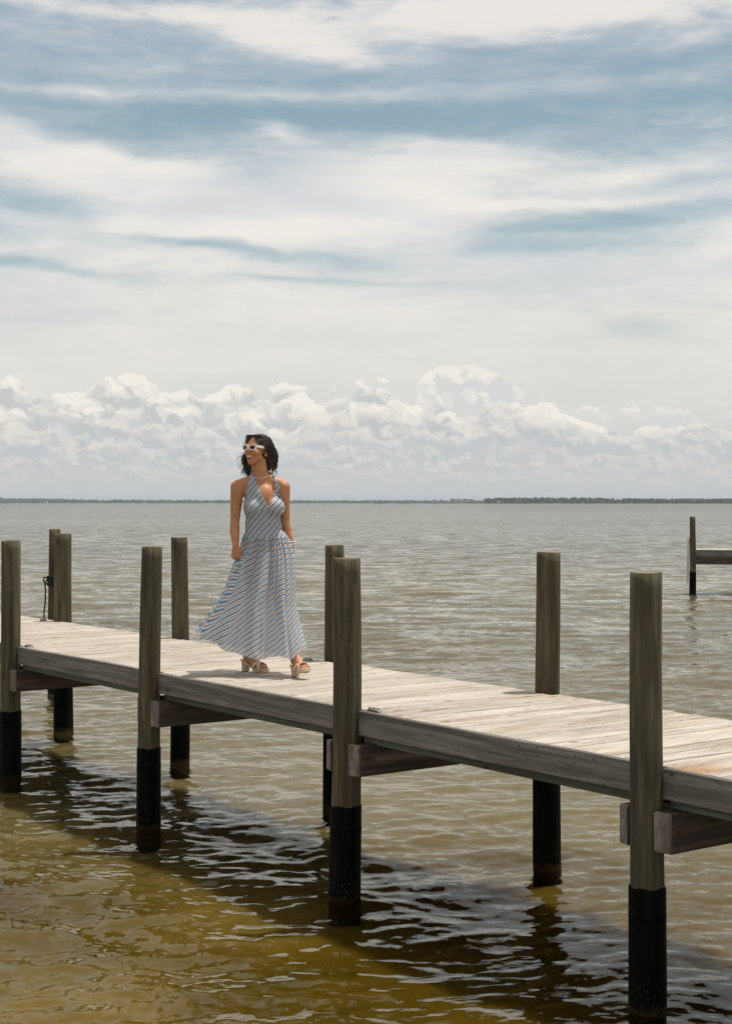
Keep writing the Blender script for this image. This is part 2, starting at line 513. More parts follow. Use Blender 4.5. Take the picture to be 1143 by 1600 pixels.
M['nail'] = simple('dark_nail_holes', (.015, .012, .010), .8)
M['rope'] = simple('black_rope', (.012, .012, .013), .9, var=.5, scale=300, bump=.8)

# ------------------------------------------------------------------ the water and what lies under it
rng = np.random.default_rng(11)
def polar(r0, r1, dense, n_in, n_out, step, zfun=None):
    th_in = np.linspace(-R(dense), R(dense), n_in)
    th_out = np.linspace(R(dense), 2 * math.pi - R(dense), n_out + 2)[1:-1]
    th = np.concatenate([th_in, th_out])
    rs = [r0]
    while rs[-1] < r1:
        rs.append(rs[-1] + max(.02, rs[-1] * (step if rs[-1] < 120 else .03)))
    rs = np.array(rs)
    X = rs[:, None] * np.sin(th)[None]; Y = rs[:, None] * np.cos(th)[None]
    return rs, th, X, Y
def waves(X, Y, spacing):
    Z = np.zeros_like(X)
    def comp(n, l0, l1, slope, spread, dirn=-1.5708):
        nonlocal Z
        for i in range(n):
            L = l0 * (l1 / l0) ** ((i + rng.random()) / n)
            a = dirn + rng.normal(0, spread)
            k = 2 * math.pi / L
            kx, ky = k * math.cos(a), k * math.sin(a)
            amp = slope * math.sqrt(2 / n) / k
            fade = np.clip((L / spacing - 3.0) / 3.0, 0, 1)
            ph = kx * X + ky * Y + rng.random() * 6.283
            # slightly sharpened crests
            sn = np.sin(ph + .25 * np.sin(ph * .37 + kx))
            Z += amp * fade * (sn + .22 * np.cos(2 * ph))
    comp(10, 1.1, 3.6, .034, .38)
    comp(20, .32, 1.1, .095, .55)
    comp(44, .070, .30, .175, .85)
    # patches of stronger and weaker ripple
    patch = .72 + .34 * np.sin(X * .83 + 1.1 * np.sin(Y * .31)) * np.sin(Y * .52 + .8 * np.sin(X * .47 + 2)) 
    return Z * patch
rs, th, X, Y = polar(1.0, 9000, 19, 900, 120, .0030)
sp = np.maximum(np.gradient(rs)[:, None], 0 * X + rs[:, None] * np.gradient(th)[None])
Zw = waves(X, Y, sp)
M['water'], n, out = mat('bay_water')
tc = n.node('ShaderNodeTexCoord').outputs['Object']
x, y, z = n.sep(tc)
dist = n.vm('LENGTH', tc, out=1)
farf = n.ss(dist, 9, 45)
geo = n.node('ShaderNodeNewGeometry')
# ripple slopes too fine for the mesh, at every distance
warp = n.noise(n.comb(x * .35, y * .35, 0), 1, 2, .5, out='Color', dim='2D')
wv = n.vm('ADD', n.comb(x, y, 0), n.vm('MULTIPLY', n.vm('SUBTRACT', warp, (.5, .5, .5)), (1.2, 1.2, 0)))
wx_, wy_, _ = n.sep(wv)
s1 = n.vm('SUBTRACT', n.noise(n.comb(wx_ * 5.2, wy_ * 10.0), 1, 4, .66, out='Color', dim='2D'), (.5, .5, .5))
s2 = n.vm('SUBTRACT', n.noise(n.comb(wx_ * .62, wy_ * 1.0), 1, 5, .68, out='Color', dim='2D'), (.5, .5, .5))
k1 = n.lin(farf, 0, 1, .58, .60); k2 = n.lin(farf, 0, 1, .16, 1.15)
slope = n.vm('ADD', n.vm('SCALE', s1, None), n.vm('SCALE', s2, None))
for nd, kk in ((slope.o.node.inputs[0].links[0].from_node, k1), (slope.o.node.inputs[1].links[0].from_node, k2)):
    n.put(nd.inputs['Scale'], kk)
flat = n.vm('MULTIPLY', slope, (.6, 1.0, 0))
# facets that face the eye cover more of what it sees
inc = n.vm('MULTIPLY', geo.outputs['Incoming'], (1, 1, 0))
bias = n.vm('SCALE', inc, None); n.put(bias.o.node.inputs['Scale'], n.m('MULTIPLY', n.lin(farf, 0, 1, .03, .092), n.lin(n.noise(n.comb(x * .012, y * .035), 1, 3, .6, dim='2D'), .3, .7, .65, 1.35)))
nrm = n.vm('NORMALIZE', n.vm('ADD', n.vm('ADD', geo.outputs['Normal'], flat), bias))
fr = n.node('ShaderNodeFresnel'); fr.inputs[0].default_value = 1.34
n.put(fr.inputs[1], nrm)
gl = n.node('ShaderNodeBsdfGlossy'); gl.distribution = 'GGX'
gl.inputs['Roughness'].default_value = .03
gl.inputs['Color'].default_value = (.97, .95, .91, 1)
n.put(gl.inputs['Normal'], nrm)
tr = n.node('ShaderNodeBsdfTransparent')
tr.inputs[0].default_value = (.93, .90, .80, 1)
df = n.node('ShaderNodeBsdfDiffuse')
silt = n.noise(n.comb(x * .35, y * .35, 0), 1, 4, .55, dim='2D')
n.put(df.inputs[0], n.mix(n.ss(dist, 20, 90), n.mix(n.ss(silt, .35, .65), (.112, .094, .046), (.150, .128, .072)), (.100, .096, .070)))
n.put(df.inputs[1] if False else df.inputs['Roughness'], 0.0)
mx = n.node('ShaderNodeMixShader')
n.put(mx.inputs[0], n.lin(farf, 0, 1, .0, .9))
n.t.links.new(tr.outputs[0], mx.inputs[1]); n.t.links.new(df.outputs[0], mx.inputs[2])
mx2 = n.node('ShaderNodeMixShader')
n.put(mx2.inputs[0], fr.outputs[0])
n.t.links.new(mx.outputs[0], mx2.inputs[1]); n.t.links.new(gl.outputs[0], mx2.inputs[2])
n.t.links.new(mx2.outputs[0], out.inputs[0])
wat = from_np('water', np.stack([X, Y, Zw], -1).reshape(-1, 3), grid_faces(len(rs), len(th), True), M['water'], smooth=True)
tag(wat, kind='structure')

M['bed'], n, out = mat('silty_sand')
tc = n.node('ShaderNodeTexCoord').outputs['Object']
x, y, z = n.sep(tc)
b1 = n.noise(n.comb(x * .45, y * .45, 0), 1, 5, .55, dim='2D')
b2 = n.noise(n.comb(x * 5, y * 7, 0), 1, 4, .6, dim='2D')
c = n.ramp(b1, [(.32, (.055, .037, .003)), (.5, (.090, .061, .005)), (.68, (.135, .094, .012))])
c = n.mix(n.ss(b2, .45, .7) * .3, c, (.06, .042, .008))
dd = n.vm('LENGTH', tc, out=1)
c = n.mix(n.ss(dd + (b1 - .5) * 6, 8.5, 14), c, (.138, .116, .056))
pb = principled(n, out, c, 1.0, None, 0.0)
# light spreads sideways in the cloudy water before it comes back up
pb.subsurface_method = 'BURLEY'
pb.inputs['Subsurface Weight'].default_value = 1.0
pb.inputs['Subsurface Radius'].default_value = (1.0, .9, .7)
pb.inputs['Subsurface Scale'].default_value = .36
rs2, th2, X2, Y2 = polar(.8, 9000, 24, 260, 40, .012)
Z2 = -.145 - .02 * np.sin(X2 * .7) * np.sin(Y2 * .5 + 1) + (.020 * np.sin(X2 * 5.1 + 2 * np.sin(Y2 * 2.3)) * np.sin(Y2 * 4.3 + 1.7 * np.sin(X2 * 1.9 + 1)) + .012 * np.sin(X2 * 9.7 + 1.4 * np.sin(Y2 * 6.1)) * np.sin(Y2 * 11 + 1.2 * np.sin(X2 * 7))) * np.clip((30 - rs2[:, None]) / 10, 0, 1) - np.clip((rs2[:, None] - 25) * .01, 0, 2)
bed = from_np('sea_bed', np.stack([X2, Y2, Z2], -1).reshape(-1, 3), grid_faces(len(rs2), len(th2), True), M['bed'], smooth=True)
tag(bed, kind='structure')

# ------------------------------------------------------------------ the pier
DECK = 1.15
RZ = R(-53.909)
O = Vector((-.025, 9.116, 0))
EX = Vector((math.cos(RZ), math.sin(RZ), 0)); EY = Vector((-math.sin(RZ), math.cos(RZ), 0))
def pile_bm(x, y, r, top, lean, seed, sleeve_top=.59, zb=-.5):
    """round timber, slightly crooked; bottom at z=zb"""
    bm = bmesh.new()
    nseg, nz = 28, 34
    rings = []
    for i in range(nz + 1):
        z = zb + (top - zb) * i / nz
        rr = r * (1.0 - .05 * (z - 1.0))
        cx = x + lean[0] * (z - 1.15) + .006 * math.sin(z * 2.1 + seed)
        cy = y + lean[1] * (z - 1.15) + .006 * math.cos(z * 1.7 + seed * 2)
        ring = []
        for k in range(nseg):
            a = 2 * math.pi * k / nseg
            d = 1 + .030 * mnoise.noise(Vector((math.cos(a) * 1.3 + seed * 3, math.sin(a) * 1.3, z * 1.3))) + .014 * mnoise.noise(Vector((math.cos(a) * 5 + seed, math.sin(a) * 5, z * 5)))
            zz = z
            if i == nz: zz += .002 * math.sin(a * 2 + seed)
            ring.append(bm.verts.new((cx + math.cos(a) * rr * d, cy + math.sin(a) * rr * d, zz)))
        rings.append(ring)
    for a, b in zip(rings, rings[1:]):
        for k in range(nseg):
            f = bm.faces.new((a[k], a[(k + 1) % nseg], b[(k + 1) % nseg], b[k])); f.smooth = True
    # bevelled, slightly dished top
    cxy = Vector((sum(v.co.x for v in rings[-1]) / nseg, sum(v.co.y for v in rings[-1]) / nseg, 0))
    inner = [bm.verts.new(((v.co.x - cxy.x) * .93 + cxy.x, (v.co.y - cxy.y) * .93 + cxy.y, v.co.z + .0015)) for v in rings[-1]]
    for k in range(nseg):
        bm.faces.new((rings[-1][k], rings[-1][(k + 1) % nseg], inner[(k + 1) % nseg], inner[k])).material_index = 1
    bm.faces.new(inner).material_index = 1
    return bm
def sleeve_bm(x, y, r, lean, seed, z1=.59, z0=-.45):
    bm = bmesh.new()
    prof = [(z0, 1.00), (.10, 1.00), (z1 - .165, 1.0), (z1 - .142, 1.0), (z1 - .140, 1.018), (z1 - .126, 1.018), (z1 - .124, 1.0), (z1 - .11, 1.0), (z1 - .02, 1.0), (z1 - .004, .998), (z1 - .001, .985), (z1, .93)]
    n = 36; rings = []
    for z, s in prof:
        cx = x + lean[0] * (z - 1.15) + .006 * math.sin(z * 2.1 + seed); cy = y + lean[1] * (z - 1.15) + .006 * math.cos(z * 1.7 + seed * 2)
        rr = (r * (1 - .05 * (z - 1)) * 1.02 + .005) * s
        rings.append([bm.verts.new((cx + math.cos(2 * math.pi * k / n) * rr * (1 + .012 * math.sin(k * 5 + z * 9)), cy + math.sin(2 * math.pi * k / n) * rr, z + .004 * math.sin(k * .9))) for k in range(n)])
    for a, b in zip(rings, rings[1:]):
        for k in range(n):
            bm.faces.new((a[k], a[(k + 1) % n], b[(k + 1) % n], b[k])).smooth = True
    return bm
pier = empty('wooden_pier', (*O[:2], 0), RZ)
tag(pier, 'long weathered plank pier on round posts with black sleeves, the woman walking on it', 'pier')
near = [(-7.60, .080, (0, 0)), (-5.163, .086, (0, 0)), (-2.604, .080, (.012, .010)), (-.12, .087, (.004, .0)), (2.337, .080, (.002, .0)), (4.80, .083, (0, 0))]
far = [(-9.95, .085, (0, 0)), (-7.527, .093, (0, 0)), (-5.016, .080, (.0, 0)), (-2.524, .080, (0, 0)), (-.06, .083, (0, 0)), (2.40, .083, (0, 0)), (4.85, .083, (0, 0))]
PY0, PY1 = -.03, 1.56
bents = []
for i, (px, pr, ln) in enumerate(near):
    o = from_bm('piling', pile_bm(px, PY0, pr, 2.065 + .006 * (i % 3), ln, i * 1.7), [M['pile'], M['pile_top']], pier)
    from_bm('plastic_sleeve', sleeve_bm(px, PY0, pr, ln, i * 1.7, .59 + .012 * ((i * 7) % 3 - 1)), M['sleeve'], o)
for i, (px, pr, ln) in enumerate(far):
    o = from_bm('piling', pile_bm(px, PY1, pr, 2.065 + .008 * (i % 3), ln, 20 + i * 2.3), [M['pile'], M['pile_top']], pier)
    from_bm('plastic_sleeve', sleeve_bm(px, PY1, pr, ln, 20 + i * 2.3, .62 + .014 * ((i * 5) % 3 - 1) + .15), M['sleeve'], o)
# deck boards: one mesh, notched round the piles
X0, X1 = -12.0, 6.2
bm = bmesh.new()
lay = bm.verts.layers.float.new('rnd')
x = X0
allp = [(p[0], PY0, p[1] * 1.0 + .008) for p in near] + [(p[0], PY1, p[1] + .008) for p in far]
while x < X1:
    wd = .138 + random.uniform(-.002, .002)
    gap = random.choice([.004, .006, .008, .013])
    ya, yb = .040, 1.512 + random.uniform(-.012, .012)
    for (px_, py_, pr_) in allp:
        if x + wd > px_ - pr_ and x < px_ + pr_:
            if py_ < .5: ya = max(ya, PY0 + pr_ + .004)
            else: yb = min(yb, PY1 - pr_ - .004) if abs(x + wd / 2 - px_) < pr_ else yb
    zt = DECK + random.uniform(-.0025, .0015)
    n0 = len(bm.verts)
    bm.verts.ensure_lookup_table()
    box(bm, x, x + wd, ya, yb, zt - .036, zt, .003)
    bm.verts.ensure_lookup_table()
    rv = random.random()
    tilt = random.uniform(-.002, .002)
    for v in bm.verts[n0:]:
        v[lay] = rv
        v.co.z += tilt * (v.co.x - x - wd / 2) / wd * 2
    # nail heads
    for yy in (ya + .05, .75, yb - .06):
        for q in (.25, .75):
            cx = x + wd * q
            g = bmesh.ops.create_circle(bm, cap_ends=True, segments=7, radius=.0045, matrix=Matrix.Translation((cx, yy + random.uniform(-.01, .01), zt + .0035)))
            for v in g['verts']:
                for f in v.link_faces: f.material_index = 1
    x += wd + gap
from_bm('deck_boards', bm, [M['deck'], M['nail']], pier)
# fascia boards between the near piles, the far ones behind
def board(name, xa, xb, y0, y1, z0, z1, mm, nails=False, seed=0):
    rr = random.Random(seed)
    bm = bmesh.new()
    ns = 24
    sec = []
    for i in range(ns + 1):
        xx = xa + (xb - xa) * i / ns
        dz = .003 * math.sin(xx * 1.9 + seed); dyy = .002 * math.sin(xx * 2.7 + seed * 2)
        sec.append([bm.verts.new(p) for p in ((xx, y0 + dyy, z0 + dz), (xx, y1 + dyy, z0 + dz), (xx, y1 + dyy, z1 + dz), (xx, y0 + .003 + dyy, z1 + dz), (xx, y0 + dyy, z1 - .004 + dz))])
    for a, b in zip(sec, sec[1:]):
        for k in range(5): bm.faces.new((a[k], a[(k + 1) % 5], b[(k + 1) % 5], b[k]))
    bm.faces.new(sec[0][::-1]); bm.faces.new(sec[-1])
    bmesh.ops.recalc_face_normals(bm, faces=bm.faces[:])
    if nails:
        x_ = xa + .05
        while x_ < xb - .03:
            for zz in ([z1 - .022, z1 - .06] if rr.random() < .25 else [z1 - .02 - rr.random() * .008]):
                if rr.random() < .75:
                    Mx = Matrix.Translation((x_ + rr.uniform(-.02, .02), y0 - .0035, zz)) @ Matrix.Rotation(R(90), 4, 'X')
                    g = bmesh.ops.create_circle(bm, cap_ends=True, segments=8, radius=rr.uniform(.003, .0055), matrix=Mx)
                    for v in g['verts']:
                        for f in v.link_faces: f.material_index = 1
            x_ += .14
    return from_bm(name, bm, [M[mm], M['nail']], pier)
nx = [X0] + [p[0] for p in near] + [X1]
for i, (a, b) in enumerate(zip(nx, nx[1:])):
    ga = near[i - 1][1] * .93 if i > 0 else 0
    gb = near[i][1] * .93 if i < len(near) else 0
    board('fascia_board', a + ga, b - gb, .0, .038, DECK - .142, DECK + .003, 'fascia', True, i)
    board('stringer', a + ga + .01, b - gb - .01, .040, .078, .958, DECK - .040, 'stringer', False, i + 30)
fxs = [X0] + [p[0] for p in far] + [X1]
for i, (a, b) in enumerate(zip(fxs, fxs[1:])):
    board('fascia_board', a + .09, b - .09, 1.475, 1.512, DECK - .18, DECK - .040, 'fascia', False, i + 60)
for yy in (.50, .98):
    board('stringer', X0, X1, yy, yy + .038, .958, DECK - .040, 'stringer', False, int(yy * 100))
# pairs of cross beams bolted to each pair of piles
for i, (px_, pr_, ln) in enumerate(near):
    fx = [f for f in far if abs(f[0] - px_) < .4]
    if not fx: continue
    for s in (1, -1):
        t = .095 if s > 0 else .075
        xa = px_ + s * (pr_ + .001)
        x0_, x1_ = min(xa, xa + s * t), max(xa, xa + s * t)
        bm = bmesh.new()
        zt = .957; zb_ = .768 + .004 * (i % 2)
        ye = PY0 - .045 - .006 * ((i * 3) % 2)
        vs = box(bm, x0_, x1_, ye, 1.66, zb_, zt - .002, 0)
        # worn, unevenly sawn end
        for v in bm.verts:
            if v.co.y < 0:
                v.co.y += (.020 if (v.co.x > px_) == (s > 0) and abs(v.co.x - px_) > abs(xa - px_) + .01 else 0) + random.uniform(-.003, .003)
        bmesh.ops.bevel(bm, geom=bm.edges[:], offset=.005, segments=2, affect='EDGES')
        bm.normal_update()
        for f in bm.faces:
            if f.normal.y < -.6: f.material_index = 1
        o = from_bm('cross_beam', bm, [M['beam'], M['beam_end']], pier)
        # bolt with washer
        xo = x1_ if s > 0 else x0_
        for yy, zz in ((PY0 + .028, .878), (1.56, .87)):
            bb = bmesh.new()
            prof = [(-.002, .0), (-.002, .020), (.005, .020), (.0055, .0115), (.016, .0105), (.018, .0)]
            rg = []
            for d_, r_ in prof:
                rg.append([bb.verts.new((xo + s * d_, yy + r_ * math.cos(q), zz + r_ * math.sin(q))) for q in [2 * math.pi * k / 12 for k in range(12)]])
            for g_, h_ in zip(rg, rg[1:]):
                for k in range(12): bb.faces.new((g_[k], g_[(k + 1) % 12], h_[(k + 1) % 12], h_[k]))
            bmesh.ops.recalc_face_normals(bb, faces=bb.faces[:])
            from_bm('bolt', bb, M['rust'], o)
# cleats beside the piles: a low, closed casting with pointed ends
def cleat(px_, y, ln=.105, hh=.019):
    bm = bmesh.new()
    n, mseg = 16, 10
    rings = []
    for i in range(n + 1):
        u = -1 + 2 * i / n
        wd = .034 * max(.02, (1 - abs(u) ** 2.4)) ** .8
        hz = hh * max(.05, (1 - abs(u) ** 2.0)) ** .75
        rings.append([bm.verts.new((u * ln * .62, math.cos(a) * wd, math.sin(a) * hz)) for a in [math.pi * k / mseg for k in range(mseg + 1)]])
    for a, b in zip(rings, rings[1:]):
        for k in range(mseg): bm.faces.new((a[k], b[k], b[k + 1], a[k + 1])).smooth = True
        bm.faces.new((a[mseg], b[mseg], b[0], a[0]))
    for sx in (-1, 1):
        bmesh.ops.create_cone(bm, cap_ends=True, segments=10, radius1=.006, radius2=.006, depth=.012, matrix=Matrix.Translation((sx * ln * .40, -.004, hh * .62)))
    for v in bm.verts: v.co += Vector((px_, y, DECK + .003))
    return from_bm('cleat', bm, M['iron'], pier)
for p in near[1:5]: 
    if p[0] not in (-2.604, 2.337): cleat(p[0] + p[1] + .060, .075)
for p in far:
    if p[0] in (-7.527, -2.524): cleat(p[0] - p[1] - .055, 1.40)

# mooring post behind the pier with its rope
mp = empty('mooring_post', (-3.90, 19.1, 0)); tag(mp, 'slim dark post in the water behind the far left pier post, rope tied round it', 'post')
from_bm('piling', pile_bm(0, 0, .074, 2.07, (0, 0), 3.3), [M['pile'], M['pile_top']], mp)
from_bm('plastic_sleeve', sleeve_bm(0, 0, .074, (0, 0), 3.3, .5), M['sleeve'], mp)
bm = bmesh.new()
for q in range(5):
    tube(bm, [(.085 * math.cos(a), .085 * math.sin(a), 1.47 - q * .024 + .006 * math.sin(a * 2 + q)) for a in [2 * math.pi * k / 20 for k in range(21)]], .012, 6)
ba = [(-.085, -.02, 1.44), (-.115, -.03, 1.40), (-.105, -.03, 1.30), (-.11, -.03, 1.15), (-.125, -.03, 1.02), (-.118, -.04, .93), (-.10, -.05, .86), (-.09, -.05, .78)]
tube(bm, ba, .010, 6)
tube(bm, [(-.085, -.05, 1.46), (-.12, -.05, 1.47), (-.125, -.05, 1.42), (-.09, -.06, 1.38)], .011, 6)
ro = from_bm('mooring_rope', bm, M['rope']); ro.location = mp.location
tag(ro, 'black rope wound round the slim post behind the pier, end hanging down', 'rope')

# ------------------------------------------------------------------ the other pier on the right
p2 = empty('distant_pier', (8.50, 39.7, 0), R(-15)); tag(p2, 'small distant pier end with one thin post far out on the right', 'pier')
def ppile(x, y, top, seed):
    o = from_bm('piling', pile_bm(x, y, .078, top, (0, 0), seed), [M['pile'], M['pile_top']], p2)
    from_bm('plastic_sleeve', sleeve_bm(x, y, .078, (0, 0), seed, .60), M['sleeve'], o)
for k, (x_, y_) in enumerate([(0, 0), (2.45, 0), (4.9, 0), (7.35, 0), (2.45, 1.6), (4.9, 1.6), (7.35, 1.6)]):
    ppile(x_, y_, 2.04 if k == 0 or x_ > 3 else 2.04, 50 + k)
bm = bmesh.new(); lay = bm.verts.layers.float.new('rnd')
x = .02
while x < 9:
    n0 = len(bm.verts)
    box(bm, x, x + .138, .085, 1.5, 1.13, 1.17, .003)
    bm.verts.ensure_lookup_table()
    rv = random.random()
    for v in bm.verts[n0:]: v[lay] = rv
    x += .143
from_bm('deck_boards', bm, M['deck'], p2)
bm = bmesh.new(); box(bm, .07, 9.0, .045, .083, 1.0, 1.172, .003); from_bm('fascia_board', bm, M['fascia'], p2)
bm = bmesh.new(); box(bm, .05, 9.0, .10, .14, .93, 1.10, .003); from_bm('stringer', bm, M['stringer'], p2)
for y_ in (-.10,):
    bm = bmesh.new(); box(bm, .0, 3.4, -.125, -.080, .80, .985, .005); from_bm('cross_beam', bm, M['beam'], p2)
bm = bmesh.new()
box(bm, -.150, -.085, -.05, .05, .0, 1.18, .02, segs=2)
for v in bm.verts: v.co.z = .30 + v.co.z; v.co.x += .012 - .022 * (1.48 - v.co.z) / 1.1
bumper = simple('pale_plastic', (.50, .46, .43), .6)
from_bm('dock_bumper', bm, bumper, p2)

HAZE = 0.9e-4

# ------------------------------------------------------------------ far shores
M['far_leaf'] = simple('pine_crowns', (.040, .058, .032), .9, var=.5, scale=.25)
M['far_trunk'] = simple('pine_trunks', (.14, .115, .09), .9, var=.3, scale=.8)
M['marsh'] = simple('marsh_grass', (.17, .15, .085), 1.0, var=.3, scale=.05)
M['shore'] = simple('low_shore', (.14, .125, .085), 1.0, var=.2, scale=.02)
def azpos(px, d):
    """a point at distance d along the bearing (px-571.5)/2381"""
    t = (px - 571.5) / 2381.0
    return Vector((t * d, d, 0))
def wood(name, x0, x1, d0, d1, hfun, n, size, seed, label, deep=180):
    rr = random.Random(seed)
    Vs, Fs = [], []
    ico = bmesh.new(); bmesh.ops.create_icosphere(ico, subdivisions=1, radius=1)
    iv = np.array([v.co[:] for v in ico.verts]); fi = np.array([[v.index for v in f.verts] for f in ico.faces]); ico.free()
    for i in range(n):
        px = rr.uniform(x0, x1)
        t = (px - x0) / (x1 - x0)
        d = d0 + (d1 - d0) * t + rr.uniform(0, deep)
        h = hfun(px) * rr.uniform(.80, 1.06)
        p = azpos(px, d)
        layer = rr.random()
        z = h * (1 - .93 * layer ** 1.25)
        s = size * rr.uniform(.6, 1.25)
        jit = 1 + .35 * (np.array([[rr.random()] for _ in range(len(iv))]) - .5)
        pts_ = iv * jit * np.array([s, s, s * rr.uniform(.45, .8)]) + np.array([p.x, p.y, max(z - s * .5, s * .3)])
        Fs.append(fi + len(iv) * i); Vs.append(pts_)
    o = from_np(name, np.concatenate(Vs), np.concatenate(Fs), M['far_leaf'])
    tag(o, label, 'trees', kind='stuff')
    return o
def interp(px, pts_):
    return float(np.interp(px, [p[0] for p in pts_], [p[1] for p in pts_]))
wood('far_woods', -700, 760, 5200, 5200, lambda p: interp(p, [(-700, 20), (0, 19), (100, 16.5), (130, 14), (350, 12), (600, 11), (760, 9)]), 4200, 8, 1, 'low blue line of woods along the farthest shore on the left', 300)
wood('near_woods', 757, 2100, 3000, 3000, lambda p: interp(p, [(757, 10.5), (775, 13), (860, 13.2), (930, 13.2), (945, 11.6), (1060, 11.2), (1143, 10.8), (2100, 11)]), 9000, 2.5, 2, 'dark green woods on the low shore along the right horizon', 160)
# the low land they stand on
def land(name, x0, x1, d, w_, h, mt, lab=None):
    n_ = 160
    Vs = []
    rr = random.Random(int(d))
    for i in range(n_ + 1):
        px = x0 + (x1 - x0) * i / n_
        e = min(1, min(i, n_ - i) / 12)
        for (dd, zz) in ((-w_ * .25 * e - rr.uniform(0, 10), -.4), (0, h * e * rr.uniform(.7, 1.1)), (w_ * .5, h * e), (w_, -.4)):
            p = azpos(px, d + dd)
            Vs.append((p.x, p.y, zz))
    o = from_np(name, np.array(Vs), grid_faces(n_ + 1, 4)[:, ::-1], mt)
    tag(o, kind='structure')
    return o
land('low_shore', 575, 2150, 2960, 420, .8, M['shore'])
land('far_shore', -720, 800, 5150, 600, .9, M['shore'])
# grass in front of the trees
rr = random.Random(5)
bm = bmesh.new()
for i in range(700):
    px = rr.uniform(585, 2000); p = azpos(px, 2945 + rr.uniform(0, 25)); s = rr.uniform(2, 5)
    h = rr.uniform(.8, 1.7)
    a_ = bm.verts.new((p.x - s, p.y, 0)); b_ = bm.verts.new((p.x + s, p.y + 1.5, 0)); c_ = bm.verts.new((p.x + rr.uniform(-s, s), p.y + .7, h)); d_ = bm.verts.new((p.x, p.y + 3, 0))
    bm.faces.new((a_, b_, c_)); bm.faces.new((b_, d_, c_)); bm.faces.new((d_, a_, c_))
tag(from_bm('marsh_grass', bm, M['marsh']), 'tan strip of marsh grass at the foot of the right shore', 'grass', kind='stuff')

def pine_proto(seed, flat):
    """tall bare trunk, ragged crown of needle clumps near the top; height 1"""
    rr = random.Random(seed)
    tb = bmesh.new()
    tube(tb, [(0, 0, 0), (.01, 0, .35), (-.008, .005, .7), (.004, 0, .93)], [.022, .018, .013, .005], 6)
    for k in range(5):
        a = rr.uniform(0, 6.28); z = rr.uniform(.55, .85); l = rr.uniform(.08, .2)
        tube(tb, [(0, 0, z), (l * math.cos(a), l * math.sin(a), z + .06)], [.008, .003], 4)
    cb = bmesh.new()
    for k in range(46):
        a = rr.uniform(0, 6.28); z = rr.uniform(.60, .98) if not flat else rr.uniform(.72, .97)
        rad = (.24 if flat else .17) * math.sqrt(rr.random()) * (1.15 - (z - .6) * 1.4)
        s = rr.uniform(.030, .062)
        ball(cb, (rad * math.cos(a), rad * math.sin(a), z), (s, s, s * .55), sub=1, noise_amp=.5, seed=k)
    mt = bpy.data.meshes.new('trunk'); tb.to_mesh(mt); tb.free(); mt.materials.append(M['far_trunk'])
    mc = bpy.data.meshes.new('crown'); cb.to_mesh(mc); cb.free(); mc.materials.append(M['far_leaf'])
    return mt, mc
protos = [pine_proto(3, False), pine_proto(8, True), pine_proto(12, True), pine_proto(17, False)]
rr = random.Random(21)
spots = []
for px in np.linspace(592, 626, 13): spots.append((px + rr.uniform(-1.2, 1.2), rr.uniform(5.2, 7.6)))
for px in np.linspace(634, 664, 9): spots.append((px + rr.uniform(-1.5, 1.5), rr.uniform(5.0, 8.0)))
for px in np.linspace(676, 700, 9): spots.append((px + rr.uniform(-1.2, 1.2), rr.uniform(6.0, 9.6)))
for px in np.linspace(703, 738, 19): spots.append((px + rr.uniform(-1, 1), rr.uniform(8.4, 10.4)))
for px in np.linspace(741, 757, 7): spots.append((px + rr.uniform(-1, 1), rr.uniform(6.5, 9.4)))
ORD = 'first second third fourth fifth sixth seventh eighth ninth tenth eleventh twelfth thirteenth fourteenth fifteenth sixteenth seventeenth eighteenth nineteenth'.split()
CL = [(630, 'in the leftmost clump of the far point'), (670, 'in the thin second clump of the far point'), (702, 'in the gappy third clump of the far point'), (740, 'in the dense flat-topped stand on the far point'), (900, 'beside the solid right woods')]
cnt = {}
for (px, h) in sorted(spots):
    mt, mc = protos[rr.randrange(4)]
    p = azpos(px, 2990 + rr.uniform(0, 60))
    t = empty('pine_tree', (p.x, p.y, .3), rr.uniform(0, 6.28)); t.scale = (h, h, h)
    cl = [q for q in CL if px < q[0]][0][1]
    k_ = cnt.get(cl, 0); cnt[cl] = k_ + 1
    tag(t, ORD[k_] + ' pine from the left ' + cl, 'tree', 'scattered pines on the far point')
    for nm, me in (('trunk', mt), ('crown', mc)):
        c_ = bpy.data.objects.new(nm, me); COL.objects.link(c_); c_.parent = t
# boats under the far left shore
M['boat'] = simple('white_gelcoat', (.80, .80, .78), .4, var=.05, scale=.5)
M['cabin'] = simple('boat_window', (.05, .06, .07), .2, var=.1, scale=.5)
M['sailcloth'] = simple('sail_cloth', (.82, .80, .76), .8, var=.05, scale=.3)
def hull_mesh(L, Bm, Hh):
    bm = bmesh.new(); rings = []
    for i in range(9):
        u = i / 8; wdt = Bm * (math.sin(min(1, (1 - u) * 1.6) * 1.5708)) ** .8 * .5 + .02
        x_ = -L / 2 + L * u
        rings.append([bm.verts.new(q) for q in ((x_, -wdt, Hh * (1 + .35 * u)), (x_, -wdt * .7, .1), (x_, 0, -.25), (x_, wdt * .7, .1), (x_, wdt, Hh * (1 + .35 * u)))])
    for a, b in zip(rings, rings[1:]):
        for k in range(4): bm.faces.new((a[k], a[k + 1], b[k + 1], b[k]))
        bm.faces.new((a[4], a[0], b[0], b[4]))
    bm.faces.new(rings[0]); bm.faces.new(rings[-1][::-1])
    bmesh.ops.recalc_face_normals(bm, faces=bm.faces[:])
    return bm
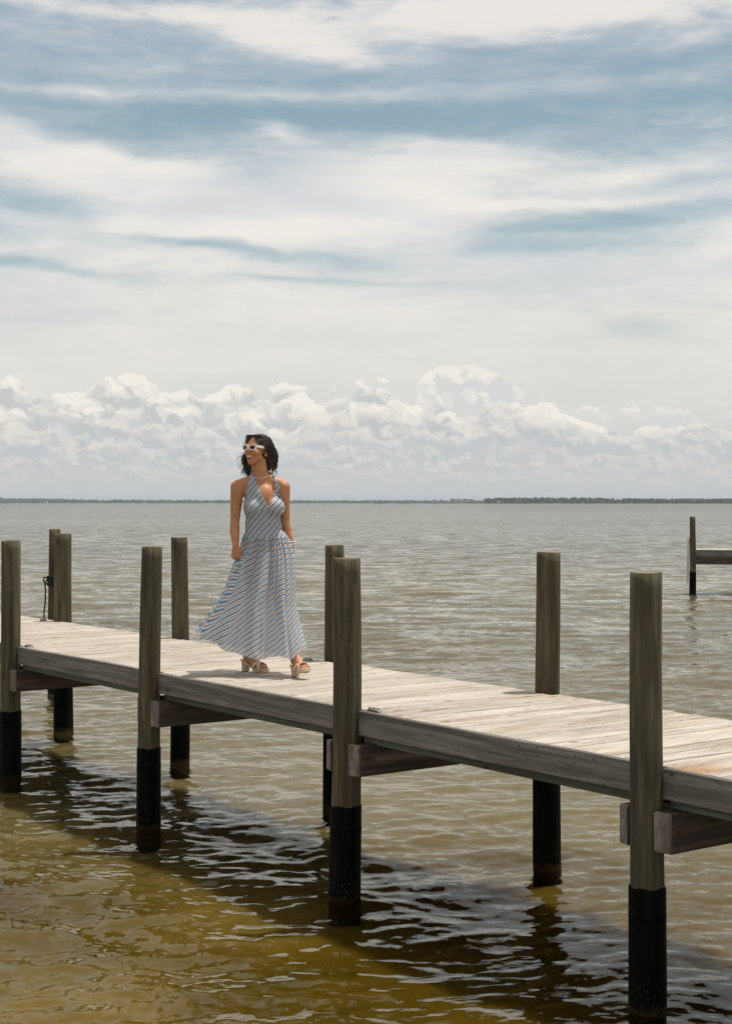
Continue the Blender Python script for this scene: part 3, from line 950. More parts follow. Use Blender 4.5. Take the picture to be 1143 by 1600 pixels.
def motorboat(px, d, L, rz, label):
    p = azpos(px, d); t = empty('motor_boat', (p.x, p.y, 0), rz); tag(t, label, 'boat')
    from_bm('hull', hull_mesh(L, L * .33, L * .11), M['boat'], t)
    bm = bmesh.new(); box(bm, -L * .28, L * .12, -L * .12, L * .12, L * .11, L * .27, L * .02)
    from_bm('cabin', bm, M['boat'], t)
    bm = bmesh.new(); box(bm, -L * .22, L * .13, -L * .123, L * .123, L * .19, L * .235, 0)
    from_bm('window', bm, M['cabin'], t)
motorboat(208, 3600, 10, .3, 'white boat on the left horizon, the left one of the close pair')
motorboat(226, 3500, 11, -.2, 'bright white boat on the left horizon, the right one of the close pair')
def sailboat(px, d, L, label):
    p = azpos(px, d); t = empty('sailing_boat', (p.x, p.y, 0), .4); tag(t, label, 'boat')
    from_bm('hull', hull_mesh(L, L * .3, L * .1), M['boat'], t)
    bm = bmesh.new(); tube(bm, [(0, 0, .5), (0, 0, L * .95)], .09, 6); from_bm('mast', bm, M['boat'], t)
    bm = bmesh.new()
    a_ = [(-.1, 0, L * .18), (-L * .42, .3, L * .18), (-.1, 0, L * .92)]
    v1 = [bm.verts.new(q) for q in a_]; v2 = [bm.verts.new((q[0], q[1] + .06, q[2])) for q in a_]
    bm.faces.new(v1); bm.faces.new(v2[::-1])
    for k in range(3): bm.faces.new((v1[k], v1[(k + 1) % 3], v2[(k + 1) % 3], v2[k]))
    bmesh.ops.recalc_face_normals(bm, faces=bm.faces[:])
    from_bm('sail', bm, M['sailcloth'], t)
sailboat(70, 4300, 8.5, 'tiny sailing boat at the far left of the horizon, left of its twin')
sailboat(75, 4200, 9.5, 'tiny white sailing boat at the far left of the horizon, just right of its twin')

# ------------------------------------------------------------------ the summer air
hz_m = bpy.data.materials.new('sea_haze'); hz_m.use_nodes = True; hz_m.node_tree.nodes.clear()
hn = NT(hz_m.node_tree)
pv = hn.node('ShaderNodeVolumePrincipled')
pv.inputs['Color'].default_value = (.62, .72, .80, 1)
pv.inputs['Density'].default_value = HAZE
ho = hn.node('ShaderNodeOutputMaterial'); hz_m.node_tree.links.new(pv.outputs[0], ho.inputs['Volume'])
bm = bmesh.new(); box(bm, -9800, 9800, -9800, 9800, -4.0, 22.0)
tag(from_bm('haze', bm, hz_m), 'faint haze over the bay', 'haze', kind='stuff')

# ------------------------------------------------------------------ the woman
def skin_mat():
    m, n, out = mat('sunlit_skin')
    tc = n.node('ShaderNodeTexCoord').outputs['Object']
    a = n.noise(tc, 18, 4, .5); b = n.noise(tc, 220, 3, .5)
    c = n.mix(n.ss(a, .3, .7), (.44, .195, .090), (.50, .240, .115))
    c = n.mix(n.ss(b, .5, .8) * .2, c, (.30, .13, .07))
    principled(n, out, c, .46, n.bump(b, .12, .002), .30, sss=.12)
    return m
M['skin'] = skin_mat()
M['lip'] = simple('rose_lips', (.36, .095, .075), .4, var=.1)
M['tooth'] = simple('teeth', (.82, .78, .70), .3, var=.03)
M['nailp'] = simple('toe_nails', (.62, .40, .33), .3)
M['white_acetate'] = simple('cream_acetate', (.78, .75, .69), .28, var=.03)
M['lens'] = simple('dark_lens', (.018, .010, .009), .12, var=.1)
M['gold'] = simple('polished_gold', (.75, .48, .16), .25, metal=1.0, var=.05)
M['pearl'] = simple('pearl_beads', (.78, .70, .60), .3, var=.08)
M['bead2'] = simple('dark_beads', (.22, .12, .07), .4, var=.2)
M['espadrille'] = simple('woven_jute', (.58, .44, .29), .9, var=.35, scale=160, bump=.9)
M['strap'] = simple('beige_suede', (.60, .46, .33), .8, var=.2, scale=120, bump=.4)
def hair_mat():
    m, n, out = mat('dark_curly_hair')
    tc = n.node('ShaderNodeTexCoord').outputs['Object']
    a = n.noise(n.vm('MULTIPLY', tc, (1, 1, .35)), 70, 4, .6)
    c = n.mix(n.ss(a, .35, .7), (.014, .008, .0055), (.10, .056, .034))
    principled(n, out, c, .38, n.bump(a, .5, .004), .5)
    return m
M['hair'] = hair_mat()
def dress_mat():
    m, n, out = mat('striped_light_cotton')
    att = n.node('ShaderNodeAttribute'); att.attribute_name = 'stripe'
    s = E(n, att.outputs['Fac'])
    f = n.m('FRACT', s / .0318)
    B_, C_, N_ = (.125, .31, .54), (.92, .88, .81), (.23, .15, .11)
    c = n.ramp(f, [(0, C_), (.045, B_), (.36, B_), (.40, C_), (.60, C_), (.63, N_), (.74, N_), (.78, C_), (1, C_)])
    tc = n.node('ShaderNodeTexCoord').outputs['Object']
    wv = n.noise(tc, 400, 2, .5)
    c = n.mix(n.ss(wv, .4, .8) * .10, c, (.5, .5, .5))
    p = principled(n, None, c, .85, n.bump(wv, .25, .002), .2)
    tl = n.node('ShaderNodeBsdfTranslucent'); n.put(tl.inputs[0], c)
    mx = n.node('ShaderNodeMixShader'); mx.inputs[0].default_value = .40
    n.t.links.new(p.outputs[0], mx.inputs[1]); n.t.links.new(tl.outputs[0], mx.inputs[2])
    tp = n.node('ShaderNodeBsdfTransparent'); m3 = n.node('ShaderNodeMixShader'); m3.inputs[0].default_value = .15
    n.t.links.new(mx.outputs[0], m3.inputs[1]); n.t.links.new(tp.outputs[0], m3.inputs[2]); mx = m3
    n.t.links.new(mx.outputs[0], out.inputs[0])
    return m
M['dress'] = dress_mat()

def remesh(bm, vox, smooth=4):
    me = bpy.data.meshes.new('tmp'); bm.to_mesh(me); bm.free()
    o = bpy.data.objects.new('tmp', me); COL.objects.link(o)
    md = o.modifiers.new('r', 'REMESH'); md.mode = 'VOXEL'; md.voxel_size = vox
    ms = o.modifiers.new('s', 'SMOOTH'); ms.factor = .5; ms.iterations = smooth
    dg = bpy.context.evaluated_depsgraph_get()
    res = bpy.data.meshes.new_from_object(o.evaluated_get(dg))
    bpy.data.objects.remove(o); bpy.data.meshes.remove(me)
    return res
her = empty('person', (-.706, 11.08, DECK + .0045))
tag(her, 'woman in a striped halter maxi dress and white sunglasses striding along the pier', 'person')
HM = Matrix.Translation((-.086, .0, 1.641)) @ Matrix.Rotation(R(-34), 4, 'Z') @ Matrix.Rotation(R(-3), 4, 'X')
HR = HM.to_3x3()
def torso(bm, g=0.0):
    ball(bm, (-.028, .03, .955), (.166 + g, .115 + g, .135 + g), sub=4)
    ball(bm, (-.042, .022, 1.09), (.126 + g, .088 + g, .15 + g), sub=4)
    ball(bm, (-.045, .022, 1.23), (.138 + g, .098 + g, .15 + g), sub=4)
    ball(bm, (-.058, .026, 1.335), (.150 + g, .070 + g, .090 + g), sub=4)
    ball(bm, (-.040, -.006, 1.275), (.105 + g, .075 + g, .115 + g), sub=4)
    ball(bm, (-.112, -.045, 1.212), (.066 + g, .062 + g, .066 + g), sub=4)
    ball(bm, (.052, -.050, 1.212), (.064 + g, .062 + g, .066 + g), sub=4)
    capsule(bm, (-.060, .03, 1.425), (-.205, .015, 1.375), .046, .046)
    capsule(bm, (-.050, .03, 1.425), (.085, .015, 1.380), .046, .046)
    capsule(bm, (-.056, .022, 1.39), (-.076, .012, 1.55), .062, .057)
bm = bmesh.new(); torso(bm); tors = remesh(bm, .007, 26)
bt = bmesh.new(); bt.from_mesh(tors); TB = BVHTree.FromBMesh(bt); bt.free()
bm = bmesh.new()
# head
def hb(c, r, **k): ball(bm, HM @ Vector(c), r, rot=HR, sub=3, **k)
hb((0, .014, .014), (.073, .090, .083)); hb((0, -.022, -.030), (.059, .064, .082))
hb((0, -.042, -.090), (.043, .040, .032)); hb((0, -.066, -.108), (.022, .018, .019))
for s in (-1, 1):
    hb((s * .036, -.054, -.038), (.028, .028, .027)); hb((s * .042, -.022, -.068), (.018, .034, .030))
    hb((s * .010, -.094, -.030), (.007, .008, .006)); hb((s * .073, .006, -.014), (.008, .018, .029))
    hb((s * .030, -.078, .022), (.022, .010, .009))
capsule(bm, HM @ Vector((0, -.083, .008)), HM @ Vector((0, -.103, -.026)), .008, .0115)
hb((0, -.082, -.056), (.024, .012, .010)); hb((0, -.080, -.078), (.022, .012, .010))
# arms
for pts_ in ([((-.228, .012, 1.362), .052), ((-.238, .018, 1.24), .043), ((-.247, .010, 1.11), .034), ((-.246, -.018, 1.045), .037), ((-.233, -.088, .935), .0235)],
             [((.108, .012, 1.362), .048), ((.112, .035, 1.24), .040), ((.118, .055, 1.11), .033), ((.132, .055, 1.045), .034), ((.164, .045, .945), .022)]):
    for (a, ra), (b, rb) in zip(pts_, pts_[1:]): capsule(bm, a, b, ra, rb)
# hands: palm, four bent fingers, thumb
def hand(wr, fr, curl, sc=1.0):
    """wr wrist; fr matrix: x across the knuckles (thumb side +), y out of the back of the hand, z up towards the wrist"""
    T = Matrix.Translation(Vector(wr)) @ fr.to_4x4()
    P_ = lambda x, y, z: T @ Vector((x * sc, y * sc, z * sc))
    ball(bm, P_(.002, 0, -.045), (.035 * sc, .015 * sc, .048 * sc), rot=fr, sub=3)
    ball(bm, P_(.000, 0, -.070), (.037 * sc, .014 * sc, .022 * sc), rot=fr, sub=3)
    for i, (xx, ln, r_) in enumerate(((.029, .072, .0088), (.0100, .080, .0090), (-.0095, .074, .0086), (-.028, .058, .0078))):
        base = Vector((xx, 0, -.080)); ang = 0; p = base; seg = [ln * .45, ln * .30, ln * .25]
        pr = P_(*p); rr_ = r_ * sc
        for j, sg in enumerate(seg):
            ang += curl[i] * (1.0 if j == 0 else .9)
            q = p + Vector((-xx * .05, -math.sin(ang) * sg, -math.cos(ang) * sg))
            capsule(bm, P_(*p), P_(*q), rr_, rr_ * .90, sub=2); rr_ *= .90; p = q
    a, b, c = (.030, -.004, -.020), (.047, -.020, -.052), (.040, -.036, -.080)
    capsule(bm, P_(*a), P_(*b), .0125 * sc, .0100 * sc, sub=2); capsule(bm, P_(*b), P_(*c), .0100 * sc, .0085 * sc, sub=2)
Lf = Matrix(((1, 0, 0), (0, -1, 0), (0, 0, 1))) @ Matrix.Rotation(R(4), 3, 'Y')
Lf = Matrix.Rotation(R(-14), 3, 'Z') @ Matrix(((1, 0, 0), (0, -1, 0), (0, 0, 1)))
hand((-.234, -.092, .937), Lf, (R(30), R(36), R(42), R(48)), .96)
Rf = Matrix.Rotation(R(72), 3, 'Z') @ Matrix(((-1, 0, 0), (0, -1, 0), (0, 0, 1))) @ Matrix.Rotation(R(5), 3, 'Y')
hand((.166, .044, .945), Rf, (R(16), R(20), R(24), R(28)), .86)
# legs
HEAD_END = 0
ftF = Matrix.Translation((.196, -.16, 0)) @ Matrix.Rotation(R(-64), 4, 'Z') @ Matrix.Rotation(R(-15), 4, 'Y')
ftB = Matrix.Translation((-.196, .215, 0)) @ Matrix.Rotation(R(-36), 4, 'Z')
for hip, knee, ft in (((.045, .01, .88), (.095, -.075, .50), ftF), ((-.10, .03, .88), (-.115, .02, .49), ftB)):
    ank = ft @ Vector((.040, 0, .155))
    hip, knee = Vector(hip), Vector(knee)
    mid = knee.lerp(ank, .3) + Vector((0, .012, 0))
    capsule(bm, hip, knee, .082, .050); capsule(bm, knee, mid, .050, .049); capsule(bm, mid, ank, .048, .029)
    F_ = lambda x, y, z: ft @ Vector((x, y, z))
    capsule(bm, ank, F_(.018, 0, .112), .029, .027); capsule(bm, ank, F_(.125, 0, .062), .028, .026)
    capsule(bm, F_(.115, .022, .054), F_(.158, .020, .048), .021, .016); capsule(bm, F_(.115, -.022, .054), F_(.150, -.024, .046), .021, .014)
    capsule(bm, F_(.018, 0, .108), F_(.115, .0, .056), .026, .028)
    for k, (yy, xx, r_) in enumerate(((.028, .200, .0115), (.010, .203, .0088), (-.005, .197, .0082), (-.019, .189, .0078), (-.032, .178, .0074))):
        capsule(bm, F_(.150, yy * .85, .046), F_(xx - r_, yy, .040), r_ * 1.05, r_, sub=2)
limbs = remesh(bm, .0040, 5)
bm = bmesh.new(); bm.from_mesh(tors); bm.from_mesh(limbs)
bpy.data.meshes.remove(tors); bpy.data.meshes.remove(limbs)
body_me = remesh(bm, .0042, 3)
body_me.name = 'body'
body = link('body', body_me, M['skin'], her, smooth=True)

# face details
def hm(name, bmx, mt, parent=her, smooth=True): return from_bm(name, bmx, mt, parent, smooth)
bm = bmesh.new()
for z_, s in ((-.0545, 1), (-.0765, -1)):
    tube(bm, [HM @ Vector((x_, -.0935 + 13 * x_ * x_, z_ + 9 * x_ * x_ * (1.3 if s < 0 else .7) )) for x_ in np.linspace(-.026, .026, 9)], [.0015, .003, .0042, .0048, .0045, .0048, .0042, .003, .0015], 8)
hm('lips', bm, M['lip'])
bm = bmesh.new(); ball(bm, HM @ Vector((0, -.0880, -.0640)), (.0210, .0055, .0072), rot=HR, sub=3); hm('teeth', bm, M['tooth'])
# sunglasses
def rrect(cx, hw, hh, y0, z0, n=36):
    out_ = []
    for k in range(n):
        a = 2 * math.pi * k / n
        ca, sa = math.cos(a), math.sin(a)
        e = .58
        x_ = hw * math.copysign(abs(ca) ** e, ca); z_ = hh * math.copysign(abs(sa) ** e, sa)
        out_.append(Vector((cx + x_, y0 + 2.0 * (cx + x_) ** 2 * 2.2, z0 + z_)))
    return out_
bm = bmesh.new()
for s in (-1, 1):
    ra = rrect(s * .0335, .0275, .0200, -.1035, -.001); rb = rrect(s * .0335, .0195, .0130, -.1035, -.001)
    off = Vector((0, .006, 0))
    va, vb, vc, vd = [[bm.verts.new(HM @ (p + o_)) for p in q] for q, o_ in ((ra, Vector()), (rb, Vector()), (ra, off), (rb, off))]
    n_ = len(ra)
    for k in range(n_):
        j = (k + 1) % n_
        bm.faces.new((va[k], va[j], vb[j], vb[k])); bm.faces.new((vc[k], vd[k], vd[j], vc[j]))
        bm.faces.new((va[k], vc[k], vc[j], va[j])); bm.faces.new((vb[k], vb[j], vd[j], vd[k]))
    # temple arm
    pr = None
    for (x_, y_, z_, h_) in ((.0635, -.088, .007, .0095), (.0700, -.070, .006, .0095), (.0765, -.03, .004, .0085), (.0785, .015, .001, .0085)):
        q = [bm.verts.new(HM @ Vector(t)) for t in ((s * x_, y_, z_ - h_), (s * (x_ + .0045), y_, z_ - h_), (s * (x_ + .0045), y_, z_ + h_), (s * x_, y_, z_ + h_))]
        if pr:
            for k in range(4): bm.faces.new((pr[k], pr[(k + 1) % 4], q[(k + 1) % 4], q[k]))
        else: bm.faces.new(q[::-1])
        pr = q
    bm.faces.new(pr)
tube(bm, [HM @ Vector((x_, -.104 - .003 * (1 - abs(x_) / .008), .006)) for x_ in (-.008, -.004, 0, .004, .008)], .0045, 8)
bmesh.ops.recalc_face_normals(bm, faces=bm.faces[:])
gls = hm('sunglasses', bm, M['white_acetate'], smooth=False)
for s in (-1, 1):
    bm = bmesh.new()
    r_ = rrect(s * .0335, .0197, .0132, -.1010, -.001)
    f1 = [bm.verts.new(HM @ p) for p in r_]; f2 = [bm.verts.new(HM @ (p + Vector((0, .0015, 0)))) for p in r_]
    c1 = bm.verts.new(HM @ Vector((s * .0345, -.1030 + 4.4 * .0345 ** 2, -.001)))
    for k in range(len(r_)):
        j = (k + 1) % len(r_)
        bm.faces.new((f1[k], f1[j], c1)); bm.faces.new((f1[k], f2[k], f2[j], f1[j]))
    bm.faces.new(f2)
    bmesh.ops.recalc_face_normals(bm, faces=bm.faces[:])
    hm('lens', bm, M['lens'], gls, smooth=True)

# hair: a shaped mass with curls over it
bm = bmesh.new()
hb((0, .022, .014), (.079, .094, .088))
hb((.010, .065, -.015), (.074, .056, .080))
ball(bm, (-.012, .062, 1.575), (.050, .050, .085), sub=3); ball(bm, (-.040, .085, 1.53), (.065, .045, .085), sub=3)
ball(bm, (-.130, .070, 1.515), (.042, .036, .075), sub=3); ball(bm, (-.165, .065, 1.555), (.030, .030, .050), sub=3)
ball(bm, (.004, .040, 1.540), (.026, .032, .055), sub=3)
hme = remesh(bm, .006, 3)
bm = bmesh.new(); bm.from_mesh(hme); bpy.data.meshes.remove(hme)
HI = HM.inverted()
def in_face(co, m_=0.0):
    q = HI @ co
    return q.y < .006 + m_ + .25 * max(0, q.z) and q.z < .086 + m_ - 9.5 * q.x ** 2 - .45 * abs(q.x) and q.z > -.16 and (co - HM.translation).length < .135
HB = BVHTree.FromBMesh(bm)
bmesh.ops.delete(bm, geom=[f for f in bm.faces if in_face(f.calc_center_median())], context='FACES')
for v in bm.verts:
    v.co += v.normal * (.006 * mnoise.noise(v.co * 38) + .004 * mnoise.noise(v.co * 80))
fl = [(f.calc_center_median().copy(), f.normal.copy()) for f in bm.faces]
rr = random.Random(4)
part = HM @ Vector((.012, -.02, .11))
def strand(p, nml, length, r0, curl_r, pitch, hug=1.0, bias=Vector((0, 0, 0)), n=22):
    d = (p - part); d.z *= .3
    if d.length < 1e-4: d = Vector((1, 0, 0))
    d.normalize()
    pts_ = []; cur = p.copy(); ph = rr.uniform(0, 6.28); st = length / n
    vel = (d * .6 + Vector((0, 0, -.6))).normalized()
    for i in range(n + 1):
        t = i / n
        loc, nn, _, ds = HB.find_nearest(cur)
        down = Vector((0, 0, -1)) + bias * t
        if loc is not None and ds < .03:
            tng = down - nn * down.dot(nn)
            if (cur - loc).dot(nn) < .003: cur = cur.lerp(loc + nn * .005, .8)
            vel = (vel * .6 + tng * .5 + (HR @ Vector((0, .75, 0))) * max(0, 1 - t * 3)).normalized()
        else:
            vel = (vel * .75 + down * .25).normalized()
        side = vel.cross(nml if abs(vel.dot(nml)) < .95 else Vector((0, 1, 0))).normalized(); up = side.cross(vel)
        amp = curl_r * min(1, .25 + t * 1.3)
        a = ph + 6.283 * length * t / pitch
        q_ = cur + side * amp * math.cos(a) + up * amp * .8 * (math.sin(a) + .5)
        ql = HI @ q_
        if ql.y < -.012 and ql.z < .076 - 9 * ql.x ** 2 - .45 * abs(ql.x) and ql.z > -.15: break
        pts_.append(q_)
        cur = cur + vel * st
    if len(pts_) > 4: tube(bm, pts_, [r0 * (1 - .75 * (i / (len(pts_) - 1)) ** 2) for i in range(len(pts_))], 5)
for k in range(900):
    p, nml = fl[rr.randrange(len(fl))]
    if in_face(p, .006): continue
    z = p.z
    strand(p + nml * .001, nml, rr.uniform(.06, .15) if z > 1.56 else rr.uniform(.04, .09), rr.uniform(.0014, .0034), rr.uniform(.003, .008), rr.uniform(.030, .055))
# hairline strands swept from the parting
for k in range(190):
    s = rr.choice((-1, 1)); t = rr.uniform(-.35, 1)
    q = Vector((s * rr.uniform(.003, .05), -.046 + t * .05, .094 - .002 * t)); p = HM @ q
    strand(p, (p - HM.translation).normalized(), rr.uniform(.10, .19), rr.uniform(.0016, .003), rr.uniform(.002, .006), rr.uniform(.05, .08))
# loose wavy ends blown to the left, and flyaways
def loose(p0, p1, sag, wob, r0, n=26):
    p0, p1 = Vector(p0), Vector(p1); ph = rr.uniform(0, 6.28); pts_ = []
    for i in range(n + 1):
        t = i / n; p = p0.lerp(p1, t) + Vector(sag) * math.sin(math.pi * t)
        a = ph + t * rr.uniform(16, 17.5)
        pts_.append(p + Vector((math.cos(a), .6 * math.sin(a * 1.1), .5 * math.sin(a))) * wob * min(1, t * 2))
    tube(bm, pts_, [r0 * (1 - .8 * t_ / n) for t_ in range(n + 1)], 5)
for (x1, z1, sx) in ((-.238, 1.545, -.02), (-.236, 1.575, .0), (-.225, 1.49, -.02), (-.205, 1.455, -.02), (-.198, 1.450, .0), (-.188, 1.465, -.02), (-.212, 1.505, -.01), (-.178, 1.455, -.01), (-.200, 1.53, -.01)):
    loose((-.158 + rr.uniform(-.006, .006), .035, 1.63 + rr.uniform(-.04, .03)), (x1, .03 + rr.uniform(-.02, .03), z1), (sx, 0, -.012), rr.uniform(.007, .011), rr.uniform(.0026, .0042))
for k in range(80):
    loose((-.150 + rr.uniform(-.015, .02), .05, rr.uniform(1.50, 1.60)), (rr.uniform(-.205, -.118), rr.uniform(.03, .08), rr.uniform(1.43, 1.485)), (-.008, 0, 0), rr.uniform(.005, .009), rr.uniform(.0015, .003))
for k in range(60):
    loose((rr.uniform(-.02, .03), rr.uniform(.03, .09), rr.uniform(1.53, 1.62)), (rr.uniform(-.02, .062), rr.uniform(.02, .10), rr.uniform(1.44, 1.53)), (.014, 0, 0), rr.uniform(.005, .009), rr.uniform(.0015, .003))
for k in range(26):
    a = rr.uniform(0, 6.28); q = Vector((.08 * math.cos(a), .02 + .09 * math.sin(a), .05)); p = HM @ q
    loose(p, p + Vector((rr.uniform(-.04, .03), rr.uniform(-.02, .02), rr.uniform(.015, .05))), (0, 0, .01), .004, .0009, 12)
hm('hair', bm, M['hair'])

# jewellery
bm = bmesh.new()
for k in range(58):
    a = 2 * math.pi * k / 58
    x_ = -.054 + .066 * math.cos(a); y_ = .015 + .064 * math.sin(a); z_ = 1.452 + .030 * math.sin(a)
    d = Vector((math.cos(a), math.sin(a), 0)); c0 = Vector((-.054, .015, z_))
    hit = TB.ray_cast(c0 + d * .3, -d)
    p = (hit[0] + d * .003) if hit[0] is not None and (hit[0] - c0).length < .12 else Vector((x_, y_, z_))
    ball(bm, p, .0042 if k % 3 else .0030, sub=1, mat=0 if k % 3 else 1)
hm('necklace', bm, [M['pearl'], M['bead2']])
bm = bmesh.new()
cc = HM @ Vector((.077, .004, -.050))
tube(bm, [cc + HR @ Vector((.004, .009 * math.cos(a), .010 * math.sin(a))) for a in np.linspace(0, 6.283, 17)], .0032, 8, cap=False)
hm('earring', bm, M['gold'])
bm = bmesh.new()
for j in range(2):
    for k in range(15):
        a = 2 * math.pi * k / 15
        ball(bm, Vector((.160 - .012 * j * 0 + .028 * math.cos(a), .046 + .028 * math.sin(a), .958 - .016 * j + .004 * math.cos(a))), .0068, sub=1)
hm('bracelet', bm, M['pearl'])
bm = bmesh.new(); cr = Vector((-.243, -.114, .858))
tube(bm, [cr + Vector((.009 * math.cos(a), .009 * math.sin(a) * .7, .004 * math.sin(a))) for a in np.linspace(0, 6.283, 13)], .0018, 6, cap=False)
hm('ring', bm, M['gold'])

# dress, bodice: wraps the body up to the bust, then two halter panels
def sec(z, nth=160, g=.006):
    c = Vector((-.04, .02, z)); out_ = []
    for k in range(nth):
        a = 2 * math.pi * k / nth
        d = Vector((math.sin(a), -math.cos(a), 0))      # starts at the front, runs to image right
        h = TB.ray_cast(c + d * .5, -d)
        r_ = (h[0] - c).length if h[0] is not None else .1
        out_.append(r_)
    return out_
nth = 160; zr = np.linspace(.985, 1.19, 26)
Rg = np.array([sec(z) for z in zr])
Rs = Rg.copy()
for _ in range(6):
    Rs = (Rs + np.roll(Rs, 1, 1) + np.roll(Rs, -1, 1)) / 3
for _ in range(4): Rs[1:-1] = (Rs[:-2] + Rs[1:-1] + Rs[2:]) / 3
th_ = 2 * np.pi * np.arange(nth) / nth
V_, S_ = [], []
def skoord(x_, z_, ang=47): return -x_ * math.sin(R(ang)) + z_ * math.cos(R(ang))
for i, z in enumerate(zr):
    t = i / (len(zr) - 1)
    side = np.abs(np.sin(th_)) ** 2
    wr = .0022 * np.sin(z * 210 + 2.5 * np.sin(th_ * 3)) * side + .0012 * np.sin(z * 120 + th_ * 4)
    r_ = np.maximum(Rs[i], Rg[i]) + .008 + wr + (.004 if .0 < t < .04 else 0)
    band = math.exp(-((z - 1.052) / .004) ** 2) * .0025 + math.exp(-((z - .992) / .006) ** 2) * .004
    r_ = r_ + band
    xx = -.04 + r_ * np.sin(th_); yy = .02 - r_ * np.cos(th_)
    arc = np.cumsum(np.hypot(np.diff(np.append(xx, xx[0])), np.diff(np.append(yy, yy[0])))); arc = np.concatenate([[0], arc[:-1]])
    arc = np.where(np.arange(nth) > nth / 2, arc - (arc[-1] + .005), arc)
    for k in range(nth):
        V_.append((xx[k], yy[k], z)); S_.append(skoord(-.04 + arc[k], z))
F_ = grid_faces(len(zr), nth, True)
dress = from_np('dress', np.array(V_), F_, M['dress'], her, smooth=True, attrs={'stripe': S_})
sd = dress.modifiers.new('t', 'SOLIDIFY'); sd.thickness = .002
zs2 = np.linspace(1.180, 1.222, 8); ks = list(range(26, nth - 25))
V_, S_ = [], []
for z in zs2:
    r_ = np.array(sec(z)); rs_ = r_.copy()
    for _ in range(4): rs_ = (rs_ + np.roll(rs_, 1) + np.roll(rs_, -1)) / 3
    r_ = np.maximum(rs_, r_) + .0055
    for k in ks:
        V_.append((-.04 + r_[k] * math.sin(th_[k]), .02 - r_[k] * math.cos(th_[k]), z - .012 * max(0, -math.cos(th_[k]))))
        S_.append(skoord(-.04 + .13 * (th_[k] if th_[k] < math.pi else th_[k] - 2 * math.pi), z))
bk = from_np('underarm_panel', np.array(V_), grid_faces(len(zs2), len(ks)), M['dress'], dress, smooth=True, attrs={'stripe': S_})
sd = bk.modifiers.new('t', 'SOLIDIFY'); sd.thickness = .002
pans = {
 'l': ([(1.185, -.190), (1.21, -.190), (1.252, -.181), (1.32, -.162), (1.379, -.149), (1.44, -.136), (1.478, -.126)], [(1.185, .0), (1.216, -.001), (1.462, -.117), (1.478, -.120)]),
 'r': ([(1.185, .124), (1.21, .124), (1.25, .121), (1.30, .106), (1.355, .086), (1.42, .054), (1.478, .030)], [(1.185, .0), (1.216, .001), (1.248, .026), (1.30, .043), (1.353, .048), (1.42, .040), (1.478, .013)])}
for key, (outer, inner) in pans.items():
    V_, S_ = [], []
    nz_, nx_ = 60, 30
    zs = np.linspace(1.185, 1.478, nz_)
    for z in zs:
        xo = np.interp(z, [p[0] for p in outer], [p[1] for p in outer]); xi = np.interp(z, [p[0] for p in inner], [p[1] for p in inner])
        for j in range(nx_):
            s = j / (nx_ - 1); x_ = xo + (xi - xo) * s
            h = TB.ray_cast(Vector((x_, -.6, z)), Vector((0, 1, 0)))
            if h[0] is not None and h[0].y < .05: p = h[0] + h[1] * .007
            else:
                q, nn, _, _ = TB.find_nearest(Vector((x_, -.02, z))); p = q + nn * .007
            V_.append([p.x if h[0] is None else x_, p.y, z])
    V_ = np.array(V_).reshape(nz_, nx_, 3)
    for _ in range(5):
        Y_ = V_[:, :, 1]
        Y_[1:-1, 1:-1] = (Y_[1:-1, 1:-1] * 2 + Y_[:-2, 1:-1] + Y_[2:, 1:-1] + Y_[1:-1, :-2] + Y_[1:-1, 2:]) / 6
    V_[:, :, 1] -= .002
    for i in range(nz_):
        for j in range(nx_): S_.append(skoord(V_[i, j, 0] + (.22 * (V_[i, j, 1] + .09) * (1 if key == 'r' else -1)), zs[i], 50 if key == 'l' else 44) + (0 if key == 'l' else .004))
    Fp = grid_faces(nz_, nx_)
    pn = from_np('halter_panel', V_.reshape(-1, 3), Fp, M['dress'], dress, smooth=True, attrs={'stripe': S_})
    sd = pn.modifiers.new('t', 'SOLIDIFY'); sd.thickness = .003
# neck strap behind
bm = bmesh.new(); lay = bm.verts.layers.float.new('stripe')
pth = [(-.125, -.030, 1.474), (-.122, .0, 1.490), (-.112, .045, 1.500), (-.078, .080, 1.502), (-.040, .080, 1.502), (-.002, .050, 1.500), (.016, .012, 1.492), (.020, -.024, 1.476)]
prv = None
for i, p in enumerate(pth):
    a_ = bm.verts.new((p[0], p[1], p[2] - .008)); b_ = bm.verts.new((p[0], p[1], p[2] + .008)); a_[lay] = i * .02; b_[lay] = i * .02 + .01
    if prv: bm.faces.new((prv[0], a_, b_, prv[1]))
    prv = (a_, b_)
ns_ = from_bm('neck_strap', bm, M['dress'], dress, smooth=True)
sd = ns_.modifiers.new('t', 'SOLIDIFY'); sd.thickness = .003

